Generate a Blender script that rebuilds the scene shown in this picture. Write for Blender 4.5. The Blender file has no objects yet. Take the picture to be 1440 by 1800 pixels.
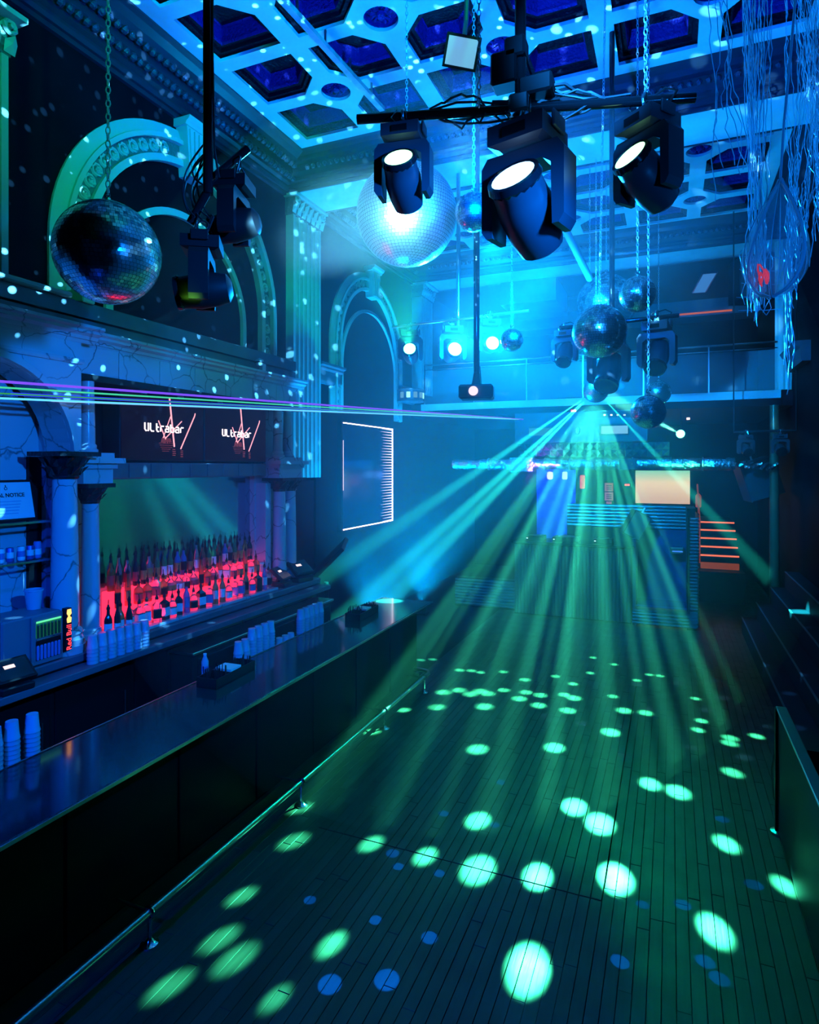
import bpy, bmesh, math, random
from mathutils import Vector, Matrix, Euler
random.seed(7)
sc = bpy.context.scene
COL = sc.collection
PI = math.pi

# ------------------------------------------------------------------ camera
FPX, U0, V0, CAMH = 1094.0, 720.0, 820.0, 2.93      # focal length in pixels, principal point, eye height
YAW = math.atan(460 / FPX)
CY, SY = math.cos(YAW), math.sin(YAW)
cam = bpy.data.cameras.new('camera')
cam.sensor_fit = 'AUTO'; cam.sensor_width = 36.0
cam.lens = FPX * 36.0 / 1800.0
cam.shift_y = -80.0 / 1800.0
cam.clip_start = 0.05; cam.clip_end = 100
camo = bpy.data.objects.new('camera', cam); COL.objects.link(camo)
camo.location = (0, 0, CAMH); camo.rotation_euler = (PI / 2, 0, YAW)
sc.camera = camo

# ------------------------------------------------------------------ render look
sc.view_settings.view_transform = 'Standard'
sc.view_settings.look = 'None'
sc.view_settings.gamma = 1.0
sc.view_settings.use_curve_mapping = False
sc.view_settings.exposure = 0.0
cy = sc.cycles
cy.max_bounces = 4; cy.diffuse_bounces = 1; cy.glossy_bounces = 2
cy.transmission_bounces = 4; cy.transparent_max_bounces = 12; cy.volume_bounces = 0
cy.caustics_reflective = False; cy.caustics_refractive = False
cy.sample_clamp_direct = 0.0; cy.sample_clamp_indirect = 4.0
cy.use_denoising = True

w = bpy.data.worlds.new('world'); sc.world = w; w.use_nodes = True
w.node_tree.nodes['Background'].inputs[0].default_value = (0.0, 0.0, 0.0, 1)
w.node_tree.nodes['Background'].inputs[1].default_value = 0.0

# ------------------------------------------------------------------ pixel -> place helpers (1440 x 1800 frame)
def at(u, v, d):                       # a pixel and its depth along the view axis
    xc = (u - U0) / FPX * d
    return Vector((xc * CY - d * SY, xc * SY + d * CY, CAMH + (V0 - v) / FPX * d))
def on_z(u, v, z): return at(u, v, FPX * (z - CAMH) / (V0 - v))
def on_x(u, v, x):
    k = (u - U0) / FPX
    y = (-k * x * SY - x * CY) / (SY - k * CY)
    return at(u, v, -x * SY + y * CY)
def on_y(u, v, y):
    k = (u - U0) / FPX
    x = (k * y * CY - y * SY) / (CY + k * SY)
    return at(u, v, -x * SY + y * CY)

# ------------------------------------------------------------------ lights
def aim(d):
    return Vector(d).normalized().to_track_quat('-Z', 'Y').to_euler()
def spot(name, loc, target, color, power, angle, blend=0.3, radius=0.03, parent=None):
    l = bpy.data.lights.new(name, 'SPOT'); l.color = color; l.energy = power
    l.spot_size = math.radians(angle); l.spot_blend = blend; l.shadow_soft_size = radius
    o = bpy.data.objects.new(name, l); COL.objects.link(o)
    o.location = loc; o.rotation_euler = aim(Vector(target) - Vector(loc))
    return o
def point(name, loc, color, power, radius=0.05):
    l = bpy.data.lights.new(name, 'POINT'); l.color = color; l.energy = power; l.shadow_soft_size = radius
    o = bpy.data.objects.new(name, l); COL.objects.link(o); o.location = loc
    return o
def speckle(light, scale, size, strength=1.0, seed=0.0):
    """the light leaves a mirror ball as many small beams: a pattern over its directions"""
    l = light.data; l.use_nodes = True
    nt = l.node_tree; N = nt.nodes; K = nt.links
    em = next(n for n in N if n.type == 'EMISSION')
    tc = N.new('ShaderNodeTexCoord')
    mp = N.new('ShaderNodeMapping'); mp.inputs['Location'].default_value = (seed, seed * .7, seed * .3)
    vo = N.new('ShaderNodeTexVoronoi'); vo.feature = 'F1'; vo.inputs['Scale'].default_value = scale
    vo.inputs['Randomness'].default_value = 0.85
    mr = N.new('ShaderNodeMapRange'); mr.inputs['From Min'].default_value = size
    mr.inputs['From Max'].default_value = size * 0.6; mr.inputs['To Min'].default_value = 0.0
    mr.inputs['To Max'].default_value = strength
    K.new(tc.outputs['Normal'], mp.inputs['Vector']); K.new(mp.outputs[0], vo.inputs['Vector'])
    K.new(vo.outputs['Distance'], mr.inputs['Value']); K.new(mr.outputs[0], em.inputs['Strength'])

DOT_POWER = 60000
BLUE, DEEP, CYAN, TEAL, GREEN = (.02, .20, 1.0), (.01, .07, 1.0), (.02, .45, 1.0), (.0, .62, .55), (.03, 1.0, .38)
# wash lights without lamp bodies, added to brighten ceiling, bar, haze, balls and net
spot('wash_ceiling_near', (-1.2, 4.2, 4.9), (-1.6, 6.2, 7.6), (.0, .115, 1.0), 1900, 150, .6, .08)
spot('wash_ceiling_far', (-1.2, 9.6, 5.0), (-.6, 10.8, 7.6), (.001, .24, .80), 330, 150, .6, .08)
spot('wash_bar', (.7, 1.9, 4.3), (-5.2, 4.6, 2.2), (.001, .19, 1.0), 1350, 58, .8, .08)
spot('wash_wall', (1.6, 1.0, 6.4), (-5.5, 6.0, 6.6), (.0, .80, .38), 1500, 44, 1.0, .08)
spot('wash_pilaster', (.6, 3.0, 5.8), (-5.4, 8.6, 5.0), (.0, .85, .40), 900, 20, .8, .06)
spot('wash_back', (-2.0, 7.0, 5.6), (-1.5, 13.0, 3.0), (.001, .30, 1.0), 4200, 90, .8, .08)
spot('wash_left_far', (-1.0, 6.0, 5.0), (-4.4, 11.0, 2.0), (.0, .34, 1.0), 4000, 50, .9, .08)
spot('wash_floor', (-1.0, 10.4, 5.2), (-1.2, 4.5, 0), (.0, .75, .30), 900, 62, .9, .10)
spot('wash_ball', (-1.35, .3, 3.1), at(715, 378, 5.6), (.14, .62, 1.0), 42000, 10.2, .3, .05)
spot('wash_near_blue', (-2.6, -.6, 4.2), (-3.6, 3.0, .6), (.001, .06, 1.0), 700, 80, .8, .08)
spot('wash_balls', (-.2, 1.2, 5.2), at(1080, 560, 6.4), (.01, .26, 1.0), 1800, 24, .6, .12)
spot('wash_net', (1.5, .8, 3.4), at(1370, 250, 3.0), (.003, .22, 1.0), 130, 60, .7, .05)

# ------------------------------------------------------------------ things, parts, labels
def thing(name, label, cat, loc=(0, 0, 0), rot=(0, 0, 0), group=None):
    o = bpy.data.objects.new(name, None); COL.objects.link(o)
    o.empty_display_size = .05
    o.location = loc; o.rotation_euler = rot
    o['label'] = label; o['category'] = cat
    if group: o['group'] = group
    return o
def tag(o, label, cat, group=None):
    o['label'] = label; o['category'] = cat
    if group: o['group'] = group
    return o
def struct(o, label):
    o['kind'] = 'structure'; o['label'] = label
    return o
def place(o, parent=None):
    COL.objects.link(o)
    if parent is not None: o.parent = parent
    return o
def copy_tree(o, parent=None):
    c = o.copy(); COL.objects.link(c); c.parent = parent
    for ch in list(o.children): copy_tree(ch, c)
    return c

class MB:
    """collects shapes into one mesh"""
    def __init__(s): s.v = []; s.f = []
    def add(s, vs, fs):
        b = len(s.v); s.v += [tuple(v) for v in vs]; s.f += [tuple(b + i for i in f) for f in fs]; return s
    def box(s, x0, x1, y0, y1, z0, z1):
        return s.add([(x0,y0,z0),(x1,y0,z0),(x1,y1,z0),(x0,y1,z0),(x0,y0,z1),(x1,y0,z1),(x1,y1,z1),(x0,y1,z1)],
                     [(3,2,1,0),(4,5,6,7),(0,1,5,4),(1,2,6,5),(2,3,7,6),(3,0,4,7)])
    def bbox(s, x0, x1, y0, y1, z0, z1, b=.01):          # box with chamfered edges
        bm = bmesh.new(); bmesh.ops.create_cube(bm, size=1)
        for v in bm.verts:
            v.co = Vector(((x0+x1)/2 + v.co.x*(x1-x0), (y0+y1)/2 + v.co.y*(y1-y0), (z0+z1)/2 + v.co.z*(z1-z0)))
        bmesh.ops.bevel(bm, geom=bm.edges[:], offset=b, segments=1, affect='EDGES')
        bm.verts.index_update()
        s.add([v.co for v in bm.verts], [[v.index for v in f.verts] for f in bm.faces]); bm.free(); return s
    def obox(s, c, size, m):                              # box turned by a 3x3 matrix
        t = MB().box(-size[0]/2, size[0]/2, -size[1]/2, size[1]/2, -size[2]/2, size[2]/2)
        return s.add([Vector(c) + m @ Vector(v) for v in t.v], t.f)
    def bar(s, a, b, w, h):                               # rectangular bar from a to b
        a, b = Vector(a), Vector(b); d = b - a; L = d.length
        q = d.to_track_quat('X', 'Z').to_matrix()
        return s.obox((a + b) / 2, (L, w, h), q)
    def cyl(s, a, b, r0, r1=None, n=12, caps=True):
        a, b = Vector(a), Vector(b); r1 = r0 if r1 is None else r1
        q = (b - a).to_track_quat('Z', 'Y').to_matrix() if (b - a).length > 1e-9 else Matrix.Identity(3)
        vs = [a + q @ Vector((r0*math.cos(2*PI*i/n), r0*math.sin(2*PI*i/n), 0)) for i in range(n)]
        vs += [b + q @ Vector((r1*math.cos(2*PI*i/n), r1*math.sin(2*PI*i/n), 0)) for i in range(n)]
        fs = [(i, (i+1) % n, n+(i+1) % n, n+i) for i in range(n)]
        if caps: fs += [tuple(range(n-1, -1, -1)), tuple(range(n, 2*n))]
        return s.add(vs, fs)
    def tube(s, pts, r, n=6, closed=False):
        pts = [Vector(p) for p in pts]; m = len(pts); vs = []
        ref = Vector((.3, .5, .81))
        for i, p in enumerate(pts):
            if closed: t = pts[(i+1) % m] - pts[i-1]
            else: t = pts[min(i+1, m-1)] - pts[max(i-1, 0)]
            t.normalize(); x = t.cross(ref)
            if x.length < .05: x = t.cross(Vector((1, 0, 0)))
            x.normalize(); y = t.cross(x)
            rr = r[i] if isinstance(r, (list, tuple)) else r
            vs += [p + x*rr*math.cos(2*PI*k/n) + y*rr*math.sin(2*PI*k/n) for k in range(n)]
        fs = []
        for i in range(m if closed else m-1):
            j = (i+1) % m
            fs += [(i*n+k, i*n+(k+1) % n, j*n+(k+1) % n, j*n+k) for k in range(n)]
        if not closed: fs += [tuple(range(n-1, -1, -1)), tuple(range((m-1)*n, m*n))]
        return s.add(vs, fs)
    def lathe(s, prof, n=16, c=(0, 0, 0), m=None, caps=True):   # prof: (radius, height) pairs about local z
        c = Vector(c); vs = []; m = m or Matrix.Identity(3)
        for r, z in prof:
            vs += [c + m @ Vector((r*math.cos(2*PI*i/n), r*math.sin(2*PI*i/n), z)) for i in range(n)]
        fs = []
        for j in range(len(prof)-1):
            fs += [(j*n+i, j*n+(i+1) % n, (j+1)*n+(i+1) % n, (j+1)*n+i) for i in range(n)]
        if caps:
            fs += [tuple(range(n-1, -1, -1)), tuple(range((len(prof)-1)*n, len(prof)*n))]
        return s.add(vs, fs)
    def prism(s, poly, fn, h0, h1):                       # poly of 2D points, fn(a, b, h) -> 3D
        n = len(poly)
        vs = [fn(a, b, h0) for a, b in poly] + [fn(a, b, h1) for a, b in poly]
        fs = [(i, (i+1) % n, n+(i+1) % n, n+i) for i in range(n)] + [tuple(range(n-1, -1, -1)), tuple(range(n, 2*n))]
        return s.add(vs, fs)
    def sweep(s, prof, path, fn):                         # prof (a, b) carried along path values t: fn(a, b, t)
        n = len(prof); m = len(path)
        vs = [fn(a, b, t) for t in path for a, b in prof]
        fs = [(i*n+k, i*n+(k+1) % n, (i+1)*n+(k+1) % n, (i+1)*n+k) for i in range(m-1) for k in range(n)]
        fs += [tuple(range(n-1, -1, -1)), tuple(range((m-1)*n, m*n))]
        return s.add(vs, fs)
    def torus(s, c, R, r, m=None, N=14, n=6, sx=1.0):
        c = Vector(c); m = m or Matrix.Identity(3)
        return s.tube([c + m @ Vector((R*sx*math.cos(2*PI*i/N), R*math.sin(2*PI*i/N), 0)) for i in range(N)], r, n, True)
    def mesh(s, name, origin=(0, 0, 0), smooth=False):
        me = bpy.data.meshes.new(name); o = Vector(origin)
        me.from_pydata([Vector(v) - o for v in s.v], [], s.f)
        bm = bmesh.new(); bm.from_mesh(me); bmesh.ops.recalc_face_normals(bm, faces=bm.faces[:]); bm.to_mesh(me); bm.free()
        if smooth:
            me.polygons.foreach_set('use_smooth', [True] * len(me.polygons))
            if smooth != 'all': me.set_sharp_from_angle(angle=math.radians(40))
        me.update(); return me
    def build(s, name, mat, parent=None, origin=None, smooth=False, world=True):
        """world: the shapes are in world metres, the parent is an unrotated root at its own place"""
        if origin is None:
            origin = (0, 0, 0)
            if world and parent is not None:
                p = parent; t = Vector()
                while p is not None: t += p.location; p = p.parent
                origin = t
        me = s.mesh(name, origin, smooth)
        me.materials.append(mat)
        o = bpy.data.objects.new(name, me)
        if parent is None and any(abs(a) > 0 for a in origin): o.location = origin
        return place(o, parent)

# ------------------------------------------------------------------ materials
def mat(name, base=(.5, .5, .5), rough=.5, metal=0.0, emit=None, power=0.0, spec=.5, trans=0.0, alpha=1.0, ior=1.45,
        vary=None, vscale=6.0, vmix=.5, bump=0.0, bscale=40.0, coat=0.0, rough_vary=0.0):
    m = bpy.data.materials.new(name); m.use_nodes = True
    nt = m.node_tree; N = nt.nodes; K = nt.links; p = N['Principled BSDF']
    p.inputs['Base Color'].default_value = (*base, 1)
    p.inputs['Roughness'].default_value = rough; p.inputs['Metallic'].default_value = metal
    p.inputs['Specular IOR Level'].default_value = spec; p.inputs['IOR'].default_value = ior
    p.inputs['Transmission Weight'].default_value = trans; p.inputs['Alpha'].default_value = alpha
    p.inputs['Coat Weight'].default_value = coat
    if emit: p.inputs['Emission Color'].default_value = (*emit, 1); p.inputs['Emission Strength'].default_value = power
    tc = N.new('ShaderNodeTexCoord')
    if vary:
        no = N.new('ShaderNodeTexNoise'); no.inputs['Scale'].default_value = vscale; no.inputs['Detail'].default_value = 4
        mx = N.new('ShaderNodeMix'); mx.data_type = 'RGBA'
        rp = N.new('ShaderNodeMapRange'); rp.inputs['From Min'].default_value = .35; rp.inputs['From Max'].default_value = .65
        rp.inputs['To Max'].default_value = vmix * 2
        mx.inputs['A'].default_value = (*base, 1); mx.inputs['B'].default_value = (*vary, 1)
        K.new(tc.outputs['Object'], no.inputs['Vector']); K.new(no.outputs['Fac'], rp.inputs['Value'])
        K.new(rp.outputs[0], mx.inputs['Factor']); K.new(mx.outputs['Result'], p.inputs['Base Color'])
        if rough_vary:
            rr = N.new('ShaderNodeMapRange'); rr.inputs['To Min'].default_value = rough; rr.inputs['To Max'].default_value = rough + rough_vary
            K.new(no.outputs['Fac'], rr.inputs['Value']); K.new(rr.outputs[0], p.inputs['Roughness'])
    if bump:
        nb = N.new('ShaderNodeTexNoise'); nb.inputs['Scale'].default_value = bscale; nb.inputs['Detail'].default_value = 3
        bp = N.new('ShaderNodeBump'); bp.inputs['Strength'].default_value = bump; bp.inputs['Distance'].default_value = .02
        K.new(tc.outputs['Object'], nb.inputs['Vector']); K.new(nb.outputs['Fac'], bp.inputs['Height'])
        K.new(bp.outputs[0], p.inputs['Normal'])
    return m
def glow(name, color, power):
    m = bpy.data.materials.new(name); m.use_nodes = True; nt = m.node_tree
    nt.nodes.remove(nt.nodes['Principled BSDF'])
    e = nt.nodes.new('ShaderNodeEmission'); e.inputs[0].default_value = (*color, 1); e.inputs[1].default_value = power
    nt.links.new(e.outputs[0], nt.nodes['Material Output'].inputs[0]); return m
def marble(name, base, vein, scale=2.2, width=.035, rough=.25):
    m = bpy.data.materials.new(name); m.use_nodes = True
    nt = m.node_tree; N = nt.nodes; K = nt.links; p = N['Principled BSDF']; p.inputs['Roughness'].default_value = rough
    tc = N.new('ShaderNodeTexCoord')
    no = N.new('ShaderNodeTexNoise'); no.inputs['Scale'].default_value = 1.8; no.inputs['Detail'].default_value = 5
    sub = N.new('ShaderNodeVectorMath'); sub.operation = 'MULTIPLY_ADD'
    sub.inputs[1].default_value = (.45, .45, .45)
    K.new(tc.outputs['Object'], no.inputs['Vector']); K.new(no.outputs['Color'], sub.inputs[0]); K.new(tc.outputs['Object'], sub.inputs[2])
    vo = N.new('ShaderNodeTexVoronoi'); vo.feature = 'DISTANCE_TO_EDGE'; vo.inputs['Scale'].default_value = scale
    K.new(sub.outputs[0], vo.inputs['Vector'])
    mr = N.new('ShaderNodeMapRange'); mr.inputs['From Max'].default_value = width; mr.inputs['To Min'].default_value = 1; mr.inputs['To Max'].default_value = 0
    K.new(vo.outputs['Distance'], mr.inputs['Value'])
    n2 = N.new('ShaderNodeTexNoise'); n2.inputs['Scale'].default_value = 3.5
    K.new(tc.outputs['Object'], n2.inputs['Vector'])
    mu = N.new('ShaderNodeMath'); mu.operation = 'MULTIPLY'; K.new(mr.outputs[0], mu.inputs[0]); K.new(n2.outputs['Fac'], mu.inputs[1])
    mu2 = N.new('ShaderNodeMath'); mu2.operation = 'MULTIPLY'; mu2.use_clamp = True; mu2.inputs[1].default_value = 1.7; K.new(mu.outputs[0], mu2.inputs[0])
    mx = N.new('ShaderNodeMix'); mx.data_type = 'RGBA'; mx.inputs['A'].default_value = (*base, 1); mx.inputs['B'].default_value = (*vein, 1)
    K.new(mu2.outputs[0], mx.inputs['Factor']); K.new(mx.outputs['Result'], p.inputs['Base Color'])
    return m
def wood(name, a, b, rough):
    m = bpy.data.materials.new(name); m.use_nodes = True
    nt = m.node_tree; N = nt.nodes; K = nt.links; p = N['Principled BSDF']
    tc = N.new('ShaderNodeTexCoord'); oi = N.new('ShaderNodeObjectInfo')
    mp = N.new('ShaderNodeMapping'); mp.inputs['Scale'].default_value = (22, 1.6, 6)
    ad = N.new('ShaderNodeVectorMath'); ad.operation = 'ADD'
    K.new(tc.outputs['Object'], ad.inputs[0]); K.new(oi.outputs['Location'], ad.inputs[1]); K.new(ad.outputs[0], mp.inputs['Vector'])
    no = N.new('ShaderNodeTexNoise'); no.inputs['Scale'].default_value = 1.6; no.inputs['Detail'].default_value = 6; no.inputs['Distortion'].default_value = .6
    K.new(mp.outputs[0], no.inputs['Vector'])
    mx = N.new('ShaderNodeMix'); mx.data_type = 'RGBA'; mx.inputs['A'].default_value = (*a, 1); mx.inputs['B'].default_value = (*b, 1)
    K.new(no.outputs['Fac'], mx.inputs['Factor'])
    hv = N.new('ShaderNodeHueSaturation'); mr = N.new('ShaderNodeMapRange'); mr.inputs['To Min'].default_value = .6; mr.inputs['To Max'].default_value = 1.35
    K.new(oi.outputs['Random'], mr.inputs['Value']); K.new(mr.outputs[0], hv.inputs['Value']); K.new(mx.outputs['Result'], hv.inputs['Color'])
    K.new(hv.outputs[0], p.inputs['Base Color'])
    r2 = N.new('ShaderNodeMapRange'); r2.inputs['To Min'].default_value = rough - .12; r2.inputs['To Max'].default_value = rough + .22
    n3 = N.new('ShaderNodeTexNoise'); n3.inputs['Scale'].default_value = 5; n3.inputs['Detail'].default_value = 5
    K.new(ad.outputs[0], n3.inputs['Vector']); K.new(n3.outputs['Fac'], r2.inputs['Value']); K.new(r2.outputs[0], p.inputs['Roughness'])
    bp = N.new('ShaderNodeBump'); bp.inputs['Strength'].default_value = .35; bp.inputs['Distance'].default_value = .004
    K.new(no.outputs['Fac'], bp.inputs['Height']); K.new(bp.outputs[0], p.inputs['Normal'])
    return m

M = {}
M['wall'] = mat('wall_paint', (.003, .0035, .007), .6, spec=.06, vary=(.005, .006, .011), vscale=2)
M['trim'] = mat('trim_paint', (.62, .66, .60), .42, bump=.06, bscale=60)
M['carved'] = mat('carved_plaster', (.16, .19, .17), .38, bump=.9, bscale=28)
M['ceiling'] = mat('ceiling_paint', (.62, .66, .68), .55, vary=(.52, .57, .60), vscale=3)
M['coffer'] = mat('coffer_dark', (.004, .004, .010), .35, spec=.12, bump=.9, bscale=30)
M['cofferw'] = mat('coffer_ornament', (.03, .015, .16), .3, spec=.3, bump=1.0, bscale=38)
M['crown'] = mat('crown_paint', (.03, .032, .05), .32)
M['crownorn'] = mat('crown_ornament', (.05, .05, .09), .28, bump=1.0, bscale=30)
M['marble'] = marble('marble_blue_grey', (.50, .56, .62), (.10, .11, .13), 2.4, .020, .28)
M['marble2'] = marble('marble_column', (.46, .52, .58), (.09, .10, .12), 1.6, .014, .22)
M['bronze'] = mat('dark_bronze', (.03, .03, .035), .35, .6, bump=.7, bscale=25)
M['ledge'] = mat('ledge_stone', (.09, .10, .13), .35, vary=(.13, .14, .17), vscale=3)
M['black'] = mat('black_paint', (.010, .010, .012), .45, spec=.3)
M['blackgloss'] = mat('black_gloss', (.01, .011, .013), .12)
M['barTop'] = mat('bar_top_granite', (.012, .015, .020), .10, spec=.8, vary=(.03, .035, .045), vscale=60)
M['barFront'] = mat('bar_front_panel', (.004, .004, .006), .5, spec=.08, vary=(.006, .006, .008), vscale=4)
M['steel'] = mat('brushed_steel', (.55, .57, .60), .28, 1.0)
M['chain'] = mat('chain_steel', (.72, .76, .78), .42, .85)
M['chrome'] = mat('chrome', (.75, .78, .80), .10, 1.0)
M['mirrortile'] = mat('mirror_tile', (.88, .92, .96), .19, 1.0)
M['mirrortile2'] = mat('mirror_tile_bright', (.92, .94, .96), .30, 1.0)
M['mirror'] = mat('back_bar_mirror', (.16, .50, .58), .13, 1.0)
M['wood'] = wood('dark_oak_plank', (.060, .045, .034), (.020, .016, .014), .42)
M['sub'] = mat('floor_underlay', (.004, .004, .004), .9)
M['foil'] = mat('foil_wrap', (.80, .82, .86), .22, 1.0, bump=1.0, bscale=22)
M['glass'] = mat('clear_glass', (.8, .9, 1.0), .05, alpha=.13, spec=1.0)
M['plastic'] = mat('clear_plastic_cup', (.55, .75, .95), .25, trans=.35, spec=.6)
M['white'] = mat('white_plastic', (.75, .78, .80), .45)
M['paper'] = mat('paper', (.75, .78, .80), .7)
M['cable'] = mat('cable_rubber', (.02, .022, .025), .45)
M['navy'] = mat('navy_vinyl', (.008, .01, .022), .55, spec=.25)

# ================================================================== the setting
XL, XR, YB, ZC, YN = -5.5, 2.05, 18.2, 7.6, -3.0
def shell(name, label, *b, m='wall'):
    o = MB().box(*b).build(name, M[m]); return struct(o, label)
fl = shell('floor', 'dark oak plank dance floor', XL - .3, XR + .3, YN, YB, -.16, -.03, m='sub')
shell('wall_left', 'tall dark navy wall behind the bar', XL - .3, XL, YN, YB, -.16, 8.4)
shell('wall_right', 'dark wall beyond the black barrier', XR, XR + .3, YN, YB, -.16, 8.4)
shell('wall_back', 'dark far wall below and above the balcony', XL - .3, XR + .3, YB, YB + .3, -.16, 8.4)
shell('wall_front', 'dark wall behind the viewer', XL - .3, XR + .3, YN - .3, YN, -.16, 8.4)

# ---- floor planks along the hall, with the seam of a hatch let into them
PW = .0762
planks = []
for k in range(-38, 34):
    x0 = -.43 + k * PW; x1 = x0 + PW
    if x0 < -3.25 or x1 > XR: continue
    cuts = [1.6]
    y = 1.6 + random.uniform(.2, 1.3)
    while y < 17.8:
        cuts.append(y); y += random.choice((.9, 1.2, 1.5, 1.9))
    cuts.append(18.0)
    if -2.65 < (x0 + x1) / 2 < -.43:
        cuts = [c for c in cuts if abs(c - 4.37) > .3] + [4.37]; cuts.sort()
    for a, b in zip(cuts, cuts[1:]):
        g0 = .007 if abs(a - 4.37) < .001 else .0016
        seam = .003 if 4.3 < (a + b)/2 < 8.4 else 0
        planks.append((x0 + .0012 + (seam if k == 0 else 0), x1 - .0012 - (seam if k == -1 else 0), a + g0, b - .0016))
def plank_rank(p):
    cx, cyy = (p[0] + p[1]) / 2, (p[2] + p[3]) / 2
    d = -cx * SY + cyy * CY; u = U0 + FPX * (cx * CY + cyy * SY) / max(d, .1)
    return (0 if (d > 1 and -60 < u < 1500 and FPX * CAMH / d + V0 < 1900) else 50) + d
planks.sort(key=plank_rank)
rest = MB(); bevel_cache = {}
for i, (x0, x1, y0, y1) in enumerate(planks):
    if i < 300:
        key = (round(x1 - x0, 4), round(y1 - y0, 3))
        if key not in bevel_cache:
            hw, hl, b = (x1 - x0) / 2, (y1 - y0) / 2, .002
            t = MB(); t.add([(-hw,-hl,-.03),(hw,-hl,-.03),(hw,hl,-.03),(-hw,hl,-.03),(-hw,-hl,-b),(hw,-hl,-b),(hw,hl,-b),(-hw,hl,-b),
                             (-hw+b,-hl+b,0),(hw-b,-hl+b,0),(hw-b,hl-b,0),(-hw+b,hl-b,0)],
                            [(0,1,5,4),(1,2,6,5),(2,3,7,6),(3,0,4,7),(4,5,9,8),(5,6,10,9),(6,7,11,10),(7,4,8,11),(8,9,10,11)])
            bevel_cache[key] = t.mesh('plank'); bevel_cache[key].materials.append(M['wood'])
        o = bpy.data.objects.new('plank', bevel_cache[key]); o.location = ((x0 + x1) / 2, (y0 + y1) / 2, random.uniform(-.0012, .0))
        place(o, fl)
    else:
        rest.box(x0, x1, y0, y1, -.03, 0)
o = rest.build('far_planks', M['wood'], fl); o['kind'] = 'stuff'

# ---- coffered ceiling
GX0, GPX, GW = -4.80, 1.06, .83
def hexcell(x0, x1, y0, y1, ch, n=None):
    """rectangle with some corners cut; ch = set of corners among 'll','lr','ul','ur'"""
    c = .27; p = []
    p += [(x0, y0 + c), (x0 + c, y0)] if 'll' in ch else [(x0, y0)]
    p += [(x1 - c, y0), (x1, y0 + c)] if 'lr' in ch else [(x1, y0)]
    p += [(x1, y1 - c), (x1 - c, y1)] if 'ur' in ch else [(x1, y1)]
    p += [(x0 + c, y1), (x0, y1 - c)] if 'ul' in ch else [(x0, y1)]
    return p
def inset(poly, d):
    cx = sum(p[0] for p in poly) / len(poly); cyy = sum(p[1] for p in poly) / len(poly); out = []
    n = len(poly)
    for i in range(n):
        a, b, c = Vector(poly[i-1]), Vector(poly[i]), Vector(poly[(i+1) % n])
        e1 = (b - a).normalized(); e2 = (c - b).normalized()
        n1 = Vector((-e1.y, e1.x)); n2 = Vector((-e2.y, e2.x)); bi = (n1 + n2).normalized()
        out.append(tuple(b + bi * (d / max(.3, bi.dot(n1)))))
    return out
def flat_with_holes(name, outer, holes, z, thick, material, parent=None):
    cu = bpy.data.curves.new(name, 'CURVE'); cu.dimensions = '2D'; cu.fill_mode = 'BOTH'; cu.extrude = thick / 2
    for pl in [outer] + holes:
        s = cu.splines.new('POLY'); s.points.add(len(pl) - 1); s.use_cyclic_u = True
        for q, (a, b) in zip(s.points, pl): q.co = (a, b, 0, 1)
    t = bpy.data.objects.new(name, cu); COL.objects.link(t)
    me = bpy.data.meshes.new_from_object(t.evaluated_get(bpy.context.evaluated_depsgraph_get()))
    bpy.data.objects.remove(t); me.name = name; me.materials.clear(); me.materials.append(material)
    o = bpy.data.objects.new(name, me); o.location = (0, 0, z)
    return place(o, parent)
ceil = shell('ceiling', 'coffered plaster ceiling washed in blue light', XL - .3, XR + .3, YN, YB, 8.1, 8.4, m='black')
def ring_solid(poly, z, levels, close=True):
    """stack of inset rings; levels: (inset, dz) pairs from the lip upwards, closed by a panel"""
    t = MB(); n = len(poly); prev = None; vs = []; fs = []
    for d, dz in levels:
        pl = inset(poly, d) if d else poly
        vs += [(a, b, z + dz) for a, b in pl]
    for j in range(len(levels) - 1):
        fs += [(j*n+i, j*n+(i+1) % n, (j+1)*n+(i+1) % n, (j+1)*n+i) for i in range(n)]
    if close: fs.append(tuple(range((len(levels)-1)*n, len(levels)*n)))
    t.add(vs, fs); return t
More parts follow.
